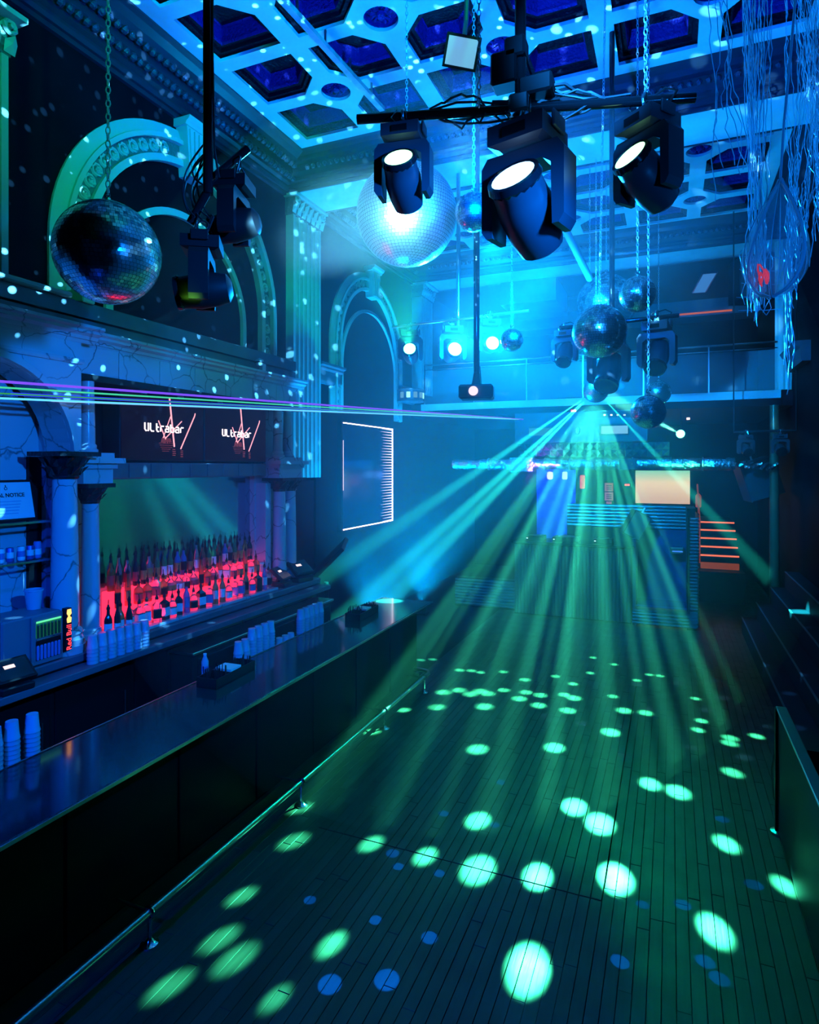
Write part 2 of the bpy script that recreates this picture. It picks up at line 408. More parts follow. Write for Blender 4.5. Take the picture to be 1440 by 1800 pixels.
def field(rows, parity, y0, y1):
    """rows: lower Y of each coffer row; a rose sits on every second crossing of the ribs"""
    holes = []; cells = []; roses = []
    def circ(i, j): return (i + j) % 2 == parity           # crossing right of column i, above row j
    for j, y in enumerate(rows):
        for i in range(6):
            x = GX0 + i * GPX; ch = set()
            if i < 5 and j < len(rows) - 1 and circ(i, j): ch.add('ur')
            if i > 0 and j < len(rows) - 1 and circ(i - 1, j): ch.add('ul')
            if i < 5 and j > 0 and circ(i, j - 1): ch.add('lr')
            if i > 0 and j > 0 and circ(i - 1, j - 1): ch.add('ll')
            pl = hexcell(x, x + GW, y, y + .735, ch); cells.append(pl); holes.append(pl)
    for j in range(len(rows) - 1):
        for i in range(5):
            if circ(i, j):
                c = (GX0 + i * GPX + GW + .115, rows[j] + .735 + .095); roses.append(c)
                holes.append([(c[0] + .185*math.cos(2*PI*k/24), c[1] + .185*math.sin(2*PI*k/24)) for k in range(24)])
    lat = flat_with_holes('ceiling_lattice', [(-5.02, y0), (1.57, y0), (1.57, y1), (-5.02, y1)], holes, ZC + .02, .04, M['ceiling'], ceil)
    for pl in cells:
        c = ring_solid(pl, ZC, [(-.004, .03), (-.004, .06), (.05, .06), (.06, .10), (.10, .10)], False).build('coffer', M['coffer'], ceil)
        q = inset(pl, .10)
        ring_solid(q, ZC, [(0, .10), (.012, .13), (.012, .16), (.035, .27), (.05, .29)], False).build('coffer_ornament', M['cofferw'], c, origin=(0, 0, 0))
        ring_solid(inset(pl, .148), ZC, [(0, .285), (.03, .292)]).build('coffer_panel', M['coffer'], c, origin=(0, 0, 0))
    for cx, cyy in roses:
        t = MB(); n = 24
        for k in range(12):                                 # petals of the rose
            a = 2*PI*k/12
            p = lambda r, da, z: (cx + r*math.cos(a+da), cyy + r*math.sin(a+da), ZC + z)
            t.add([p(.05, 0, .06), p(.11, -.17, .045), p(.175, 0, .085), p(.11, .17, .045), p(.11, 0, .02)],
                  [(0, 1, 4), (1, 2, 4), (2, 3, 4), (3, 0, 4)])
        t.lathe([(.19, .02), (.19, .10), (.0, .10)], 24, (cx, cyy, ZC), caps=False)
        t.lathe([(.05, .06), (.045, .02), (.02, .0), (0, -.005)], 12, (cx, cyy, ZC), caps=False)
        t.build('ceiling_rose', M['cofferw'], ceil)
field([2.27, 3.195, 4.12, 5.045, 5.97, 6.895], 0, 2.0, 7.82)
field([9.33, 10.255, 11.18, 12.105], 0, 9.15, 12.95)

# ---- crown mouldings (profile: out from the wall, up)
CROWN = [(0, 0), (.05, 0), (.05, .05), (.09, .05), (.11, .09), (.11, .12), (.16, .14), (.16, .18), (.24, .24), (.24, .34), (.32, .36),
         (.36, .42), (.44, .46), (.50, .48), (.50, .52), (0, .52)]
def crown(name, label, path_fn, t0, t1):
    m = MB(); m.sweep(CROWN, [t0, t1], path_fn)
    o = struct(m.build(name, M['crown'], smooth=False), label)
    return o
c1 = crown('trim_1', 'deep moulded cornice along the left wall under the ceiling', lambda a, b, t: (XL + a, t, 7.1 + b), YN, 13.2)
lf = MB()                                                   # a run of carved leaves in the cove
y = 2.4
while y < 13.0:
    for (a, b) in ((.20, .20), (.285, .345)):
        lf.lathe([(.0, -.05), (.035, -.03), (.045, 0), (.03, .03), (0, .05)], 6, (XL + a + .02, y, 7.1 + b - .01),
                 Matrix.Rotation(.9, 3, 'Y'), caps=False)
    y += .095
o = lf.build('leaf_carving', M['crownorn'], c1); o['kind'] = 'stuff'
crown('trim_2', 'moulded cornice along the right wall under the ceiling', lambda a, b, t: (XR - a, t, 7.1 + b), YN, 13.2)
# ---- cross beams with crowns either side
def beam(name, label, y0, y1):
    m = MB(); m.box(XL, XR, y0, y1, 7.13, 7.62)
    o = struct(m.build(name, M['ceiling']), label)
    for s, yy in ((-1, y0), (1, y1)):
        t = MB(); t.sweep([(a*.62, b) for a, b in CROWN], [XL, XR], lambda a, b, q: (q, yy + s*a, 7.12 + b))
        cc = t.build('crown_moulding', M['crown'], o)
        k = MB(); x = XL + .5
        while x < XR - .4:
            k.lathe([(0, -.05), (.035, -.02), (.035, .02), (0, .05)], 6, (x, yy + s*.16, 7.12 + .27), Matrix.Rotation(PI/2, 3, 'X'), caps=False); x += .1
        kk = k.build('bead_carving', M['crownorn'], cc); kk['kind'] = 'stuff'
        MB().box(XL, XR, yy - .012 if s < 0 else yy, yy if s < 0 else yy + .012, 7.13, 7.17).build('fillet', M['ceiling'], o)
    return o
beam('trim_3', 'broad flat ceiling beam between the fluted pilasters', 8.12, 8.92)
beam('trim_4', 'broad flat ceiling beam above the balcony front', 13.2, 14.0)
shell('trim_5', 'low dark ceiling over the balcony', XL, XR, 14.0, YB, 7.16, 7.3, m='wall')

# ================================================================== left wall: arches, pilasters
def wx(a): return lambda p, q, h: (XL + h, p, q)           # polygon in (Y, Z), extruded away from the left wall
ros = MB(); RM = Matrix.Rotation(PI/2, 3, 'Y')
ros.torus((.02, 0, 0), .058, .018, RM, 9, 4); ros.torus((.03, .012, -.005), .028, .013, RM, 7, 4)
ros.lathe([(.018, 0), (.014, .02), (0, .03)], 6, (.02, .012, -.005), RM, caps=False)
ROSETTE = ros.mesh('rosette', smooth=True); ROSETTE.materials.append(M['trim'])
def arch(name, label, yc, zs, R, r, zb, key=True, inner=None):
    root = thing(name, label, 'arch', (XL, yc, zb)); del root['category']; root['kind'] = 'structure'
    def ring(nm, ra, rb, h, m, steps=40, h2=None):
        t = MB(); path = [('L', zb)] + [('A', PI - PI*i/steps) for i in range(steps+1)] + [('R', zb)]
        def fn(a, b, q):
            rad = a
            if q[0] == 'L': return (XL + b, yc - rad, q[1])
            if q[0] == 'R': return (XL + b, yc + rad, q[1])
            return (XL + b, yc + rad*math.cos(q[1]), zs + rad*math.sin(q[1]))
        prof = [(ra, -.02), (ra, h), (rb, h if h2 is None else h2), (rb, -.02)]
        t.sweep(prof, path, fn); return t.build(nm, m, root, smooth=True)
    w = R - r
    ring('outer_moulding', R - .30*w, R, .07, M['trim'], h2=.03)
    ring('outer_fillet', R - .42*w, R - .30*w, .10, M['trim'])
    ring('carved_band', r + .18*w, R - .42*w, .035, M['carved'])
    ring('inner_moulding', r, r + .18*w, .08, M['trim'])
    rm = r + .18*w + (R - .42*w - r - .18*w) / 2
    pos = [(yc - rm, z) for z in (zb + .1, zb + .27, zb + .44) if z < zs - .05] + [(yc + rm, z) for z in (zb + .1, zb + .27, zb + .44) if z < zs - .05]
    n = int(PI * rm / .165)
    pos += [(yc + rm*math.cos(PI*(i+.5)/n), zs + rm*math.sin(PI*(i+.5)/n)) for i in range(n) if not (key and abs((i+.5)/n - .5) < .055)]
    for y, z in pos:
        o = bpy.data.objects.new('rosette', ROSETTE); o.location = Vector((XL + .02, y, z)) - root.location; place(o, root)
    if key:
        t = MB(); t.prism([(yc - .13, zs + r - .12), (yc + .13, zs + r - .12), (yc + .18, zs + R + .03), (yc - .18, zs + R + .03)], wx(0), 0, .17)
        k = t.build('keystone', M['trim'], root)
        f = MB()
        for i in range(4):
            c = yc - .093 + i * .062
            f.prism([(c - .018, zs + r - .10), (c + .018, zs + r - .10), (c + .024 + (c-yc)*.3, zs + R + .0), (c - .024 + (c-yc)*.3, zs + R + .0)], wx(0), .17, .19)
        f.build('keystone_reed', M['trim'], k)
        c = MB(); c.sweep([(0, 0), (.20, 0), (.22, .03), (.26, .05), (.28, .09), (0, .09)], [yc - .22, yc + .22], lambda a, b, q: (XL + a*.9, q, zs + R + .03 + b))
        c.build('keystone_cap', M['trim'], k)
    if inner:
        yi, zi, Ri, wi = inner; t = MB()
        path = [('L', zb)] + [('A', PI - PI*i/36) for i in range(37)] + [('R', zb)]
        def fn(a, b, q):
            if q[0] == 'L': return (XL + b, yi - a, q[1])
            if q[0] == 'R': return (XL + b, yi + a, q[1])
            return (XL + b, yi + a*math.cos(q[1]), zi + a*math.sin(q[1]))
        t.sweep([(Ri - wi, -.02), (Ri - wi, .05), (Ri, .04), (Ri, -.02)], path, fn); t.build('inner_arch', M['trim'], root, smooth=True)
    return root
arch('trim_6', 'round arch with carved scroll band and fluted keystone behind the hanging ball', 6.0, 5.12, 1.86, 1.43, 4.5, True, (5.95, 4.85, 1.17, .085))
arch('trim_7', 'round arch with carved scroll band above the lit mirror panel', 11.0, 5.15, 1.55, 1.2, 3.9, True, (11.05, 4.78, 1.22, .06))

def pilaster(name, label, y0, y1, z0, z1, front, nf):
    root = thing(name, label, 'pilaster', (XL, (y0+y1)/2, z0)); del root['category']; root['kind'] = 'structure'
    h = front - XL; w = y1 - y0; pr = [(y0, 0), (y0, h)]
    fw = w * .9 / nf; y = y0 + w * .05
    for i in range(nf):
        a, b = y + fw * .14, y + fw * .86
        pr += [(a, h), (a + .004, h - .014), ((a*2+b)/3, h - .03), ((a+2*b)/3, h - .03), (b - .004, h - .014), (b, h)]; y += fw
    pr += [(y1, h), (y1, 0)]
    t = MB(); t.sweep(pr, [z0, z1], lambda a, b, q: (XL + b, a, q)); t.build('fluted_shaft', M['trim'], root)
    # capital: flared bell, two rows of leaves, volutes, abacus
    zc = z1; c = MB(); hh = .30
    c.sweep([(0, 0), (1, 0), (1, .05), (1.06, .06), (1.12, .25), (1.3, .30), (0, .30)], [y0 - .02, y1 + .02], lambda a, b, q: (XL + a*h, q, zc + b))
    cap = c.build('capital', M['carved'], root)
    lv = MB(); n = 6
    for row, (zz, hz_) in enumerate(((.02, .13), (.10, .15))):
        for i in range(n + 1 - row):
            yy = y0 + w * (i + .5*row) / n
            lv.add([(XL+h+.01, yy-.05, zc+zz), (XL+h+.01, yy+.05, zc+zz), (XL+h+.035, yy+.055, zc+zz+hz_*.7), (XL+h+.09, yy, zc+zz+hz_), (XL+h+.035, yy-.055, zc+zz+hz_*.7), (XL+h+.06, yy, zc+zz+hz_*.6)],
                   [(0, 1, 5), (1, 2, 5), (2, 3, 5), (3, 4, 5), (4, 0, 5)])
    lv.build('leaf_row', M['trim'], cap)
    for yy in (y0 + .03, y1 - .03):
        v = MB(); v.torus((XL+h+.06, yy, zc+.215), .05, .022, Matrix.Rotation(PI/2, 3, 'Y'), 10, 5)
        v.lathe([(.02, -.03), (.02, .04), (0, .05)], 8, (XL+h+.06, yy, zc+.215), RM, caps=False); v.build('volute', M['trim'], cap, smooth=True)
    a = MB(); a.box(XL, XL + h*1.35 + .06, y0 - .06, y1 + .06, zc + .265, zc + .31); a.build('abacus', M['trim'], root)
    return root
pilaster('trim_8', 'fluted pilaster with leafy capital at the edge of the room, left of the first arch', 2.72, 3.56, 4.55, 6.42, -5.2, 6)
pilaster('trim_9', 'fluted pilaster with leafy capital between the two wall arches', 8.14, 8.95, 2.75, 6.82, -5.36, 6)
pilaster('trim_10', 'fluted pilaster with leafy capital under the balcony beam', 13.22, 13.9, 4.6, 6.82, -5.25, 7)
def impost(name, label, y0, y1):
    t = MB(); t.sweep([(0, 0), (.06, 0), (.08, .05), (.08, .22), (.12, .25), (.12, .28), (.17, .30), (.17, .34), (0, .34)], [y0, y1], lambda a, b, q: (XL + a, q, 4.34 + b))
    return struct(t.build(name, M['ledge']), label)
impost('trim_11', 'stone ledge at the foot of the second arch beside the pilaster', 8.95, 9.78)
impost('trim_12', 'stone ledge at the far foot of the second arch', 12.3, 13.22)
t = MB(); t.box(XL, XL + .06, 8.2, 8.95, 0, 2.7); t.box(XL, XL + .10, 8.86, 8.95, 1.2, 2.75)
struct(t.build('trim_13', M['wall']), 'plain dark wall panel below the pilaster')

# ---- lit mirror panel with an edge of small lamps
M['ledpink'] = glow('led_white_pink', (1.0, .72, .80), 5.0)
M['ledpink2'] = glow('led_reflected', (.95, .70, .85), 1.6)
M['panelmirror'] = mat('panel_mirror', (.10, .28, .55), .12, 1.0)
y0, y1, z0, z1 = 9.78, 11.92, 1.79, 3.72
r = thing('infinity_mirror', 'tall dark mirror panel edged with pink-white lamps on the wall past the bar', 'mirror', (XL, 10.85, z0))
MB().box(XL, XL + .09, y0 - .03, y1 + .03, z0 - .03, z1 + .03).build('frame', M['black'], r)
MB().box(XL + .09, XL + .1, y0, y1, z0, z1).build('mirror_glass', M['panelmirror'], r)
for a in ((y0, y1, z0, z0 + .018), (y0, y1, z1 - .018, z1), (y1 - .02, y1, z0, z1)):
    MB().box(XL + .1, XL + .112, *a).build('lamp_strip', M['ledpink'], r)
t = MB(); n = 34  # reflections of the edge lamps, drawn as glowing wedges
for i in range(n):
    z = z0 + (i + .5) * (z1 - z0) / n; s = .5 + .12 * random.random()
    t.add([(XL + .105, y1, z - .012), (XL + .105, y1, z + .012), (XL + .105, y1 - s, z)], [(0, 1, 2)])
t.build('glowing_lamp_echo', M['ledpink2'], r)
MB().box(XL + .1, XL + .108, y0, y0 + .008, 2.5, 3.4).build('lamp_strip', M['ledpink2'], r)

# ================================================================== back bar
bb = thing('back_bar', 'marble back bar with columns, mirror and red lit bottle steps along the left wall', 'back bar', (-5.2, 5.4, 0))
FX = -4.8; CT = 1.28
MB().box(XL, FX - .03, 1.8, 8.0, 0, 1.2).build('base_cabinet', M['black'], bb)
c = MB().bbox(XL, FX, 1.8, 8.02, 1.2, CT, .012).build('counter_top', M['ledge'], bb)
for i in range(7):
    y = 2.0 + i * .85
    d = MB().bbox(FX - .03, FX - .012, y, y + .8, .12, 1.12, .008).build('cabinet_door', M['blackgloss'], bb)
    MB().cyl((FX, y + .72, .55), (FX, y + .72, .8), .008, n=6).build('handle', M['steel'], d)
# mirror and the wall round it
MB().box(XL + .1, XL + .125, 4.5, 7.08, CT, 2.8).build('mirror_panel', M['mirror'], bb)
MB().box(XL, -5.3, 3.98, 4.5, CT, 4.1).build('marble_pier', M['marble'], bb)
MB().box(XL, -5.3, 7.08, 7.9, CT, 4.1).build('marble_pier', M['marble'], bb)
MB().box(XL, XL + .1, 4.5, 7.08, 2.8, 3.8).build('upper_panel', M['black'], bb)
MB().box(XL + .1, -5.14, 4.44, 7.12, 2.80, 2.97).build('fascia', M['ledge'], bb)
for i in range(9):
    y = 4.48 + i * .293
    MB().bbox(-5.14, -5.125, y, y + .285, 2.81, 2.96, .004).build('fascia_tile', M['ledge'], bb)
# columns: shaft, base rings, bronze capital
def column(y, x, r, z0, z1, big=False, cap=True):
    sh = MB().lathe([(r*1.02, z0), (r*1.0, z0 + (z1-z0)*.3), (r*.86, z1)], 20, (x, y, 0)).build('column_shaft', M['marble2'], bb, smooth=True)
    b = MB()
    if big:
        b.lathe([(r*1.5, z0-.17), (r*1.5, z0-.10), (r*1.4, z0-.095), (r*1.42, z0-.05), (r*1.3, z0-.045), (r*1.2, z0-.02), (r*1.32, z0), (r*1.2, z0+.03), (r, z0+.05)], 22, (x, y, 0))
    else:
        b.lathe([(r*1.4, z0-.05), (r*1.42, z0-.01), (r*1.2, z0), (r*1.22, z0+.03), (r, z0+.05)], 18, (x, y, 0))
    b.build('column_base', M['marble2'], sh, smooth=True, origin=bb.location)
    if cap:
        k = MB(); h = .2 if big else .15
        k.lathe([(r*.95, z1), (r*1.05, z1+.02), (r*1.0, z1+.04), (r*1.25, z1+h*.6), (r*1.6, z1+h)], 12, (x, y, 0))
        for row in range(2):
            for i in range(8):
                a = 2*PI*(i+.5*row)/8; rr = r*(1.08+.2*row); zz = z1 + .03 + row*h*.38
                dx, dy = math.cos(a), math.sin(a); tx, ty = -dy, dx; wv = r*.35
                k.add([(x+dx*rr+tx*wv, y+dy*rr+ty*wv, zz), (x+dx*rr-tx*wv, y+dy*rr-ty*wv, zz), (x+dx*(rr+r*.25)-tx*wv*.8, y+dy*(rr+r*.25)-ty*wv*.8, zz+h*.35), (x+dx*(rr+r*.6), y+dy*(rr+r*.6), zz+h*.42), (x+dx*(rr+r*.25)+tx*wv*.8, y+dy*(rr+r*.25)+ty*wv*.8, zz+h*.35)], [(0, 1, 2, 3, 4)])
        k.box(x-r*1.8, x+r*1.8, y-r*1.8, y+r*1.8, z1+h, z1+h+.04)
        k.build('column_capital', M['bronze'], sh, origin=bb.location)
    return sh
column(3.92, -4.98, .115, 1.45, 2.82, big=True)
column(4.27, -5.08, .085, 1.36, 2.58)
MB().box(-5.3, -5.12, 4.02, 4.13, CT, 2.62).build('flat_pilaster', M['marble2'], bb)
for y in (7.36, 7.62): column(y, -5.08, .095, 1.36, 2.58)
MB().box(-5.3, -5.14, 7.12, 7.24, CT, 2.7).build('flat_pilaster', M['marble2'], bb)
for y in (4.27, 7.38, 7.62): column(y, -5.12, .068, 3.10, 3.74, cap=False)
def block(y0, y1, x1, z0):                                   # stepped block over a column pair
    t = MB(); t.box(XL, x1 - .03, y0 + .03, y1 - .03, z0, z0 + .14)
    t.box(XL, x1 + .0, y0, y1, z0 + .14, z0 + .19); t.box(XL, x1 + .05, y0 - .05, y1 + .05, z0 + .19, z0 + .24); t.box(XL, x1 - .02, y0 + .02, y1 - .02, z0 + .24, z0 + .29)
    t.build('entablature_block', M['marble'], bb)
block(4.08, 4.47, -4.95, 2.77); block(7.18, 7.80, -4.95, 2.77)
# frieze slabs, soffit, cornice, attic
MB().box(XL, -5.06, 4.05, 7.86, 3.74, 3.80).build('soffit', M['black'], bb)
for i in range(7):
    y = 4.07 + i * .54
    MB().bbox(XL + .1, -5.09, y + .003, y + .537, 3.80, 4.07, .006).build('frieze_slab', M['marble'], bb)
COR = [(0, 0), (.02, 0), (.03, .03), (.05, .03), (.06, .06), (.10, .08), (.10, .105), (.13, .12), (.13, .145), (0, .145)]
t = MB().sweep(COR, [4.05, 7.98], lambda a, b, q: (-5.12 + a, q, 4.06 + b)); t.box(XL, -5.12, 4.05, 7.9, 4.06, 4.2); t.build('cornice', M['marble'], bb)
MB().box(XL, -5.2, 1.8, 7.95, 4.2, 4.34).build('attic_course', M['ledge'], bb)
MB().box(XL, -5.16, 1.8, 7.9, 4.35, 4.49).build('attic_course', M['ledge'], bb)
MB().bbox(XL, -5.1, 1.8, 4.1, 4.49, 4.54, .012).build('attic_cap', M['trim'], bb)
MB().bbox(XL, -5.22, 4.1, 7.9, 4.49, 4.52, .01).build('attic_cap', M['ledge'], bb)
MB().bbox(XL, -5.12, 4.22, 4.36, 4.49, 4.62, .01).build('attic_stub', M['trim'], bb)
# left block: marble wall cut by an arch over a shelved niche
def wy(x0): return lambda p, q, h: (x0 + h, p, q)
arc = [(3.17 + .80*math.cos(a), 3.02 + .80*math.sin(a)) for a in [PI*i/20 for i in range(21)]]
MB().prism([(1.8, 3.02), (1.8, 4.06), (4.08, 4.06), (4.08, 3.02)] + arc, wy(-5.3), 0, .33).build('arch_wall', M['marble'], bb)
t = MB()
for z in (3.02,): pass
t.sweep([(.80, 0), (.80, .05), (.86, .04), (.86, 0)], [PI*i/24 for i in range(25)], lambda a, b, q: (-4.97 + b, 3.17 + a*math.cos(q), 3.02 + a*math.sin(q)))
t.build('arch_moulding', M['marble2'], bb, smooth=True)
t = MB().sweep([(0, 0), (.02, 0), (.03, .02), (.03, .045), (0, .05)], [1.8, 4.09], lambda a, b, q: (-4.97 + a, q, 3.86 + b)); t.build('string_course', M['marble2'], bb)
t = MB().sweep([(a*1.25, b) for a, b in COR], [1.8, 4.22], lambda a, b, q: (-4.99 + a, q, 4.06 + b)); t.box(XL, -4.98, 1.8, 4.1, 4.06, 4.2); t.build('cornice', M['marble'], bb)
t = MB(); n = 14                                            # curved back of the niche
for i in range(n):
    a0, a1 = PI*i/n, PI*(i+1)/n
    f = lambda a, z: (-5.42 + .0*math.sin(a), 3.17 + .82*math.cos(a), z)
MB().box(XL, -5.40, 1.8, 4.0, CT, 3.9).build('niche_back', M['marble'], bb)
MB().box(-5.3, -5.0, 3.98, 4.06, 2.83, 3.05).build('impost_block', M['bronze'], bb)
MB().box(-5.4, -5.36, 3.86, 3.98, CT, 3.02).build('niche_side', M['black'], bb)
for z, xx in ((2.10, -5.08), (2.44, -5.06)):
    MB().bbox(-5.4, xx, 2.2, 3.86, z, z + .016, .003).build('glass_shelf', M['glass'], bb)
    MB().box(xx, xx + .008, 2.2, 3.86, z, z + .018).build('shelf_edge', M['steel'], bb)
# red lit steps
M['redstep'] = glow('red_lit_acrylic', (1.0, .015, .05), 3.2)
for (x0, x1, z) in ((-5.20, -5.08, 1.50), (-5.32, -5.20, 1.66)):
    s = MB().bbox(x0, x1, 4.60, 6.98, CT + .002, z, .006).build('lit_step', M['redstep'], bb); s['label'] = 'red glowing acrylic bottle step'
MB().bbox(-5.08, -4.86, 4.5, 7.02, CT, CT + .03, .004).build('bottle_ledge', M['marble2'], bb)
spot('step_glow', (-4.95, 5.0, 1.34), (-5.2, 5.1, 1.9), (1, .02, .06), 9, 150, 1, .05)
spot('step_glow', (-4.95, 6.2, 1.34), (-5.2, 6.2, 1.9), (1, .02, .06), 6, 150, 1, .05)

MB().bbox(FX - .01, -4.62, 1.8, 8.0, 1.13, 1.19, .006).build('cup_ledge', M['ledge'], bb)
# ---- cooler under the counter
r = thing('bottle_cooler', 'low dark glass-front bottle cooler below the back bar counter', 'cooler', (-4.65, 6.3, 0))
MB().bbox(FX + .005, -4.5, 5.0, 7.8, 0.0, 1.0, .01).build('cabinet', M['black'], r)
MB().bbox(FX + .005, -4.47, 4.97, 7.83, 1.0, 1.03, .006).build('top', M['steel'], r)
for i in range(3):
    y = 5.06 + i * .91
    d = MB().bbox(-4.5, -4.485, y, y + .87, .1, .95, .006).build('door', M['blackgloss'], r)
    MB().cyl((-4.47, y + .8, .4), (-4.47, y + .8, .75), .009, n=6).build('handle', M['steel'], d)

# ================================================================== bar counter
bc = thing('bar_counter', 'long black glossy bar counter with a brass-dark foot rail', 'bar counter', (-3.4, 4.5, 0))
bc['label'] = 'long bar counter with glossy black top and a metal foot rail'
MB().bbox(-3.77, -3.035, .7, 8.02, 1.03, 1.07, .008).build('bar_top', M['barTop'], bc)
MB().box(-3.034, -3.026, .7, 8.025, 1.045, 1.066).build('edge_trim', M['steel'], bc)
MB().box(-3.784, -3.770, .7, 8.0, 1.03, 1.076).build('edge_trim', M['steel'], bc)
MB().box(-3.72, -3.24, .7, 7.95, 0, 1.03).build('bar_body', M['barFront'], bc)
for i in range(8):
    y = .75 + i * .9
    MB().bbox(-3.24, -3.225, y, y + .88, .12, .98, .006).build('front_panel', M['barFront'], bc)
MB().box(-3.24, -3.2, .7, 7.95, 0, .1).build('kick_board', M['black'], bc)
MB().bbox(-4.18, -3.79, .7, 7.9, .80, .84, .006).build('work_shelf', M['steel'], bc)
MB().box(-4.15, -3.79, .75, 7.85, 0, .80).build('work_cabinet', M['black'], bc)
rl = [(-2.95, y, .2) for y in (.9, 2, 3, 4, 5, 6, 7, 7.55)] + [(-2.955, 7.68, .195), (-2.99, 7.76, .19), (-3.06, 7.80, .185), (-3.22, 7.82, .185)]
fr = MB().tube(rl, .024, 10).build('foot_rail', M['steel'], bc, smooth=True)
for y in (1.2, 2.9, 4.6, 6.3, 7.5):
    t = MB().tube([(-3.22, y, .2), (-3.08, y, .2), (-2.96, y, .2)], .012, 8); t.cyl((-2.95, y, .18), (-2.95, y, .01), .014, n=8)
    t.lathe([(.055, 0), (.055, .008), (.03, .02), (.016, .04)], 14, (-2.95, y, 0)); t.torus((-2.95, y, .2), .03, .012, RM.__class__.Rotation(PI/2, 3, 'X'), 10, 5)
    t.build('rail_bracket', M['chrome'], fr, smooth=True, origin=bc.location)

# ================================================================== things on the back bar
def glassy(n, c, tr=.8): return mat(n, c, .12, trans=tr, spec=.7)
BG = {'clear': glassy('bottle_clear', (.85, .80, .82)), 'green': glassy('bottle_green', (.08, .30, .10), .35), 'amber': glassy('bottle_amber', (.55, .16, .05), .45),
      'dark': mat('bottle_dark', (.02, .022, .025), .12, spec=.7), 'blue': glassy('bottle_blue', (.10, .22, .55), .35)}
LBL = {'white': M['paper'], 'blue': mat('label_blue', (.12, .22, .5), .5), 'red': mat('label_red', (.55, .06, .07), .5), 'black': M['black'], 'gold': mat('label_gold', (.5, .36, .12), .35, .6)}
SHAPES = {
 'tall': ([(.036, 0), (.037, .01), (.037, .19), (.030, .215), (.016, .245), (.014, .30)], .037, (.06, .16), .30),
 'slim': ([(.030, 0), (.031, .01), (.031, .20), (.020, .25), (.013, .28), (.013, .34)], .031, (.05, .15), .34),
 'squat': ([(.046, 0), (.048, .012), (.048, .13), (.040, .155), (.018, .175), (.016, .215)], .048, (.03, .10), .215),
 'round': ([(.040, 0), (.058, .04), (.062, .08), (.052, .13), (.022, .17), (.017, .185), (.017, .225)], .062, (.05, .11), .225),
 'square': ([(.044, 0), (.046, .006), (.046, .17), (.036, .19), (.017, .205), (.017, .245)], .046, (.04, .13), .245)}
BPROTO = {}
def bottle_meshes(shape):
    if shape in BPROTO: return BPROTO[shape]
    prof, r, (l0, l1), top = SHAPES[shape]; n = 4 if shape == 'square' else 12
    m = Matrix.Rotation(PI/4, 3, 'Z') if n == 4 else None; k = 1.25 if n == 4 else 1
    body = MB().lathe([(a*k if b < .19 else a, b) for a, b in prof], n, m=m).mesh('bottle_body', smooth=(n != 4))
    lab = MB().lathe([(r*k + .0012, l0), (r*k + .0012, l1)], n, m=m, caps=False).mesh('label', smooth=(n != 4))
    t = MB().lathe([(.017, top - .012), (.017, top + .012), (.011, top + .018), (.009, top + .035)], 8)
    t.tube([(0, 0, top + .03), (.001, 0, top + .055), (.006, 0, top + .085)], .0045, 5)
    pour = t.mesh('pour_spout', smooth=True)
    BPROTO[shape] = (body, lab, pour); return BPROTO[shape]
CACHE = {}
def bottle(shape, glass, lab, loc, rz, label, group, spout=True):
    key = (shape, glass, lab, spout)
    if key not in CACHE:
        b, l, p = bottle_meshes(shape); out = []
        for me, m in ((b, BG[glass]), (l, LBL[lab]), (p, M['black'])):
            c = me.copy(); c.name = me.name.split('.')[0]; c.materials.clear(); c.materials.append(m); out.append(c)
        CACHE[key] = out
    r = thing('liquor_bottle', label, 'bottle', loc, (0, 0, rz), group)
    for nm, me in zip(('bottle_body', 'label', 'pour_spout'), CACHE[key]):
        if nm == 'pour_spout' and not spout: continue
        place(bpy.data.objects.new(nm, me), r)
GN = {'clear': 'clear', 'green': 'green', 'amber': 'amber', 'dark': 'black', 'blue': 'blue'}
SN = {'tall': 'round-shouldered', 'slim': 'slim long-necked', 'squat': 'squat', 'round': 'bulbous', 'square': 'square'}
def row(y0, y1, x, z, step, where, group, pool, labs):
    y = y0
    while y < y1:
        s, g = random.choice(pool); l = random.choice(labs)
        bottle(s, g, l, (x + random.uniform(-.012, .012), y, z), random.uniform(0, 6), f'{SN[s]} {GN[g]} bottle, {l} label, {where}', group)
        y += step * random.uniform(.94, 1.12)
random.seed(21)
row(4.62, 6.97, -4.96, CT + .031, .112, 'on the ledge in front of the red steps', 'bottles on the front ledge', [('tall','dark'),('square','clear'),('tall','green'),('squat','clear'),('tall','blue'),('square','dark')], ['white','black','blue','white'])
row(4.65, 6.95, -5.14, 1.502, .116, 'on the lower red lit step', 'bottles on the lower red step', [('square','clear'),('round','clear'),('squat','amber'),('tall','clear'),('squat','clear'),('slim','amber')], ['white','red','gold','black'])
row(4.66, 6.95, -5.26, 1.662, .100, 'on the upper red lit step', 'bottles on the upper red step', [('slim','clear'),('tall','amber'),('tall','dark'),('slim','green'),('slim','dark'),('tall','clear'),('tall','blue')], ['red','white','black','gold'])
for i, (y, x, s, g) in enumerate(((4.34, -4.93, 'tall', 'dark'), (4.42, -4.90, 'slim', 'dark'), (4.50, -4.95, 'tall', 'green'), (4.56, -4.90, 'slim', 'dark'))):
    bottle(s, g, 'white', (x, y, CT + .001), i, f'{SN[s]} {GN[g]} liquor bottle by the marble columns left of the steps', 'bottles beside the marble columns')

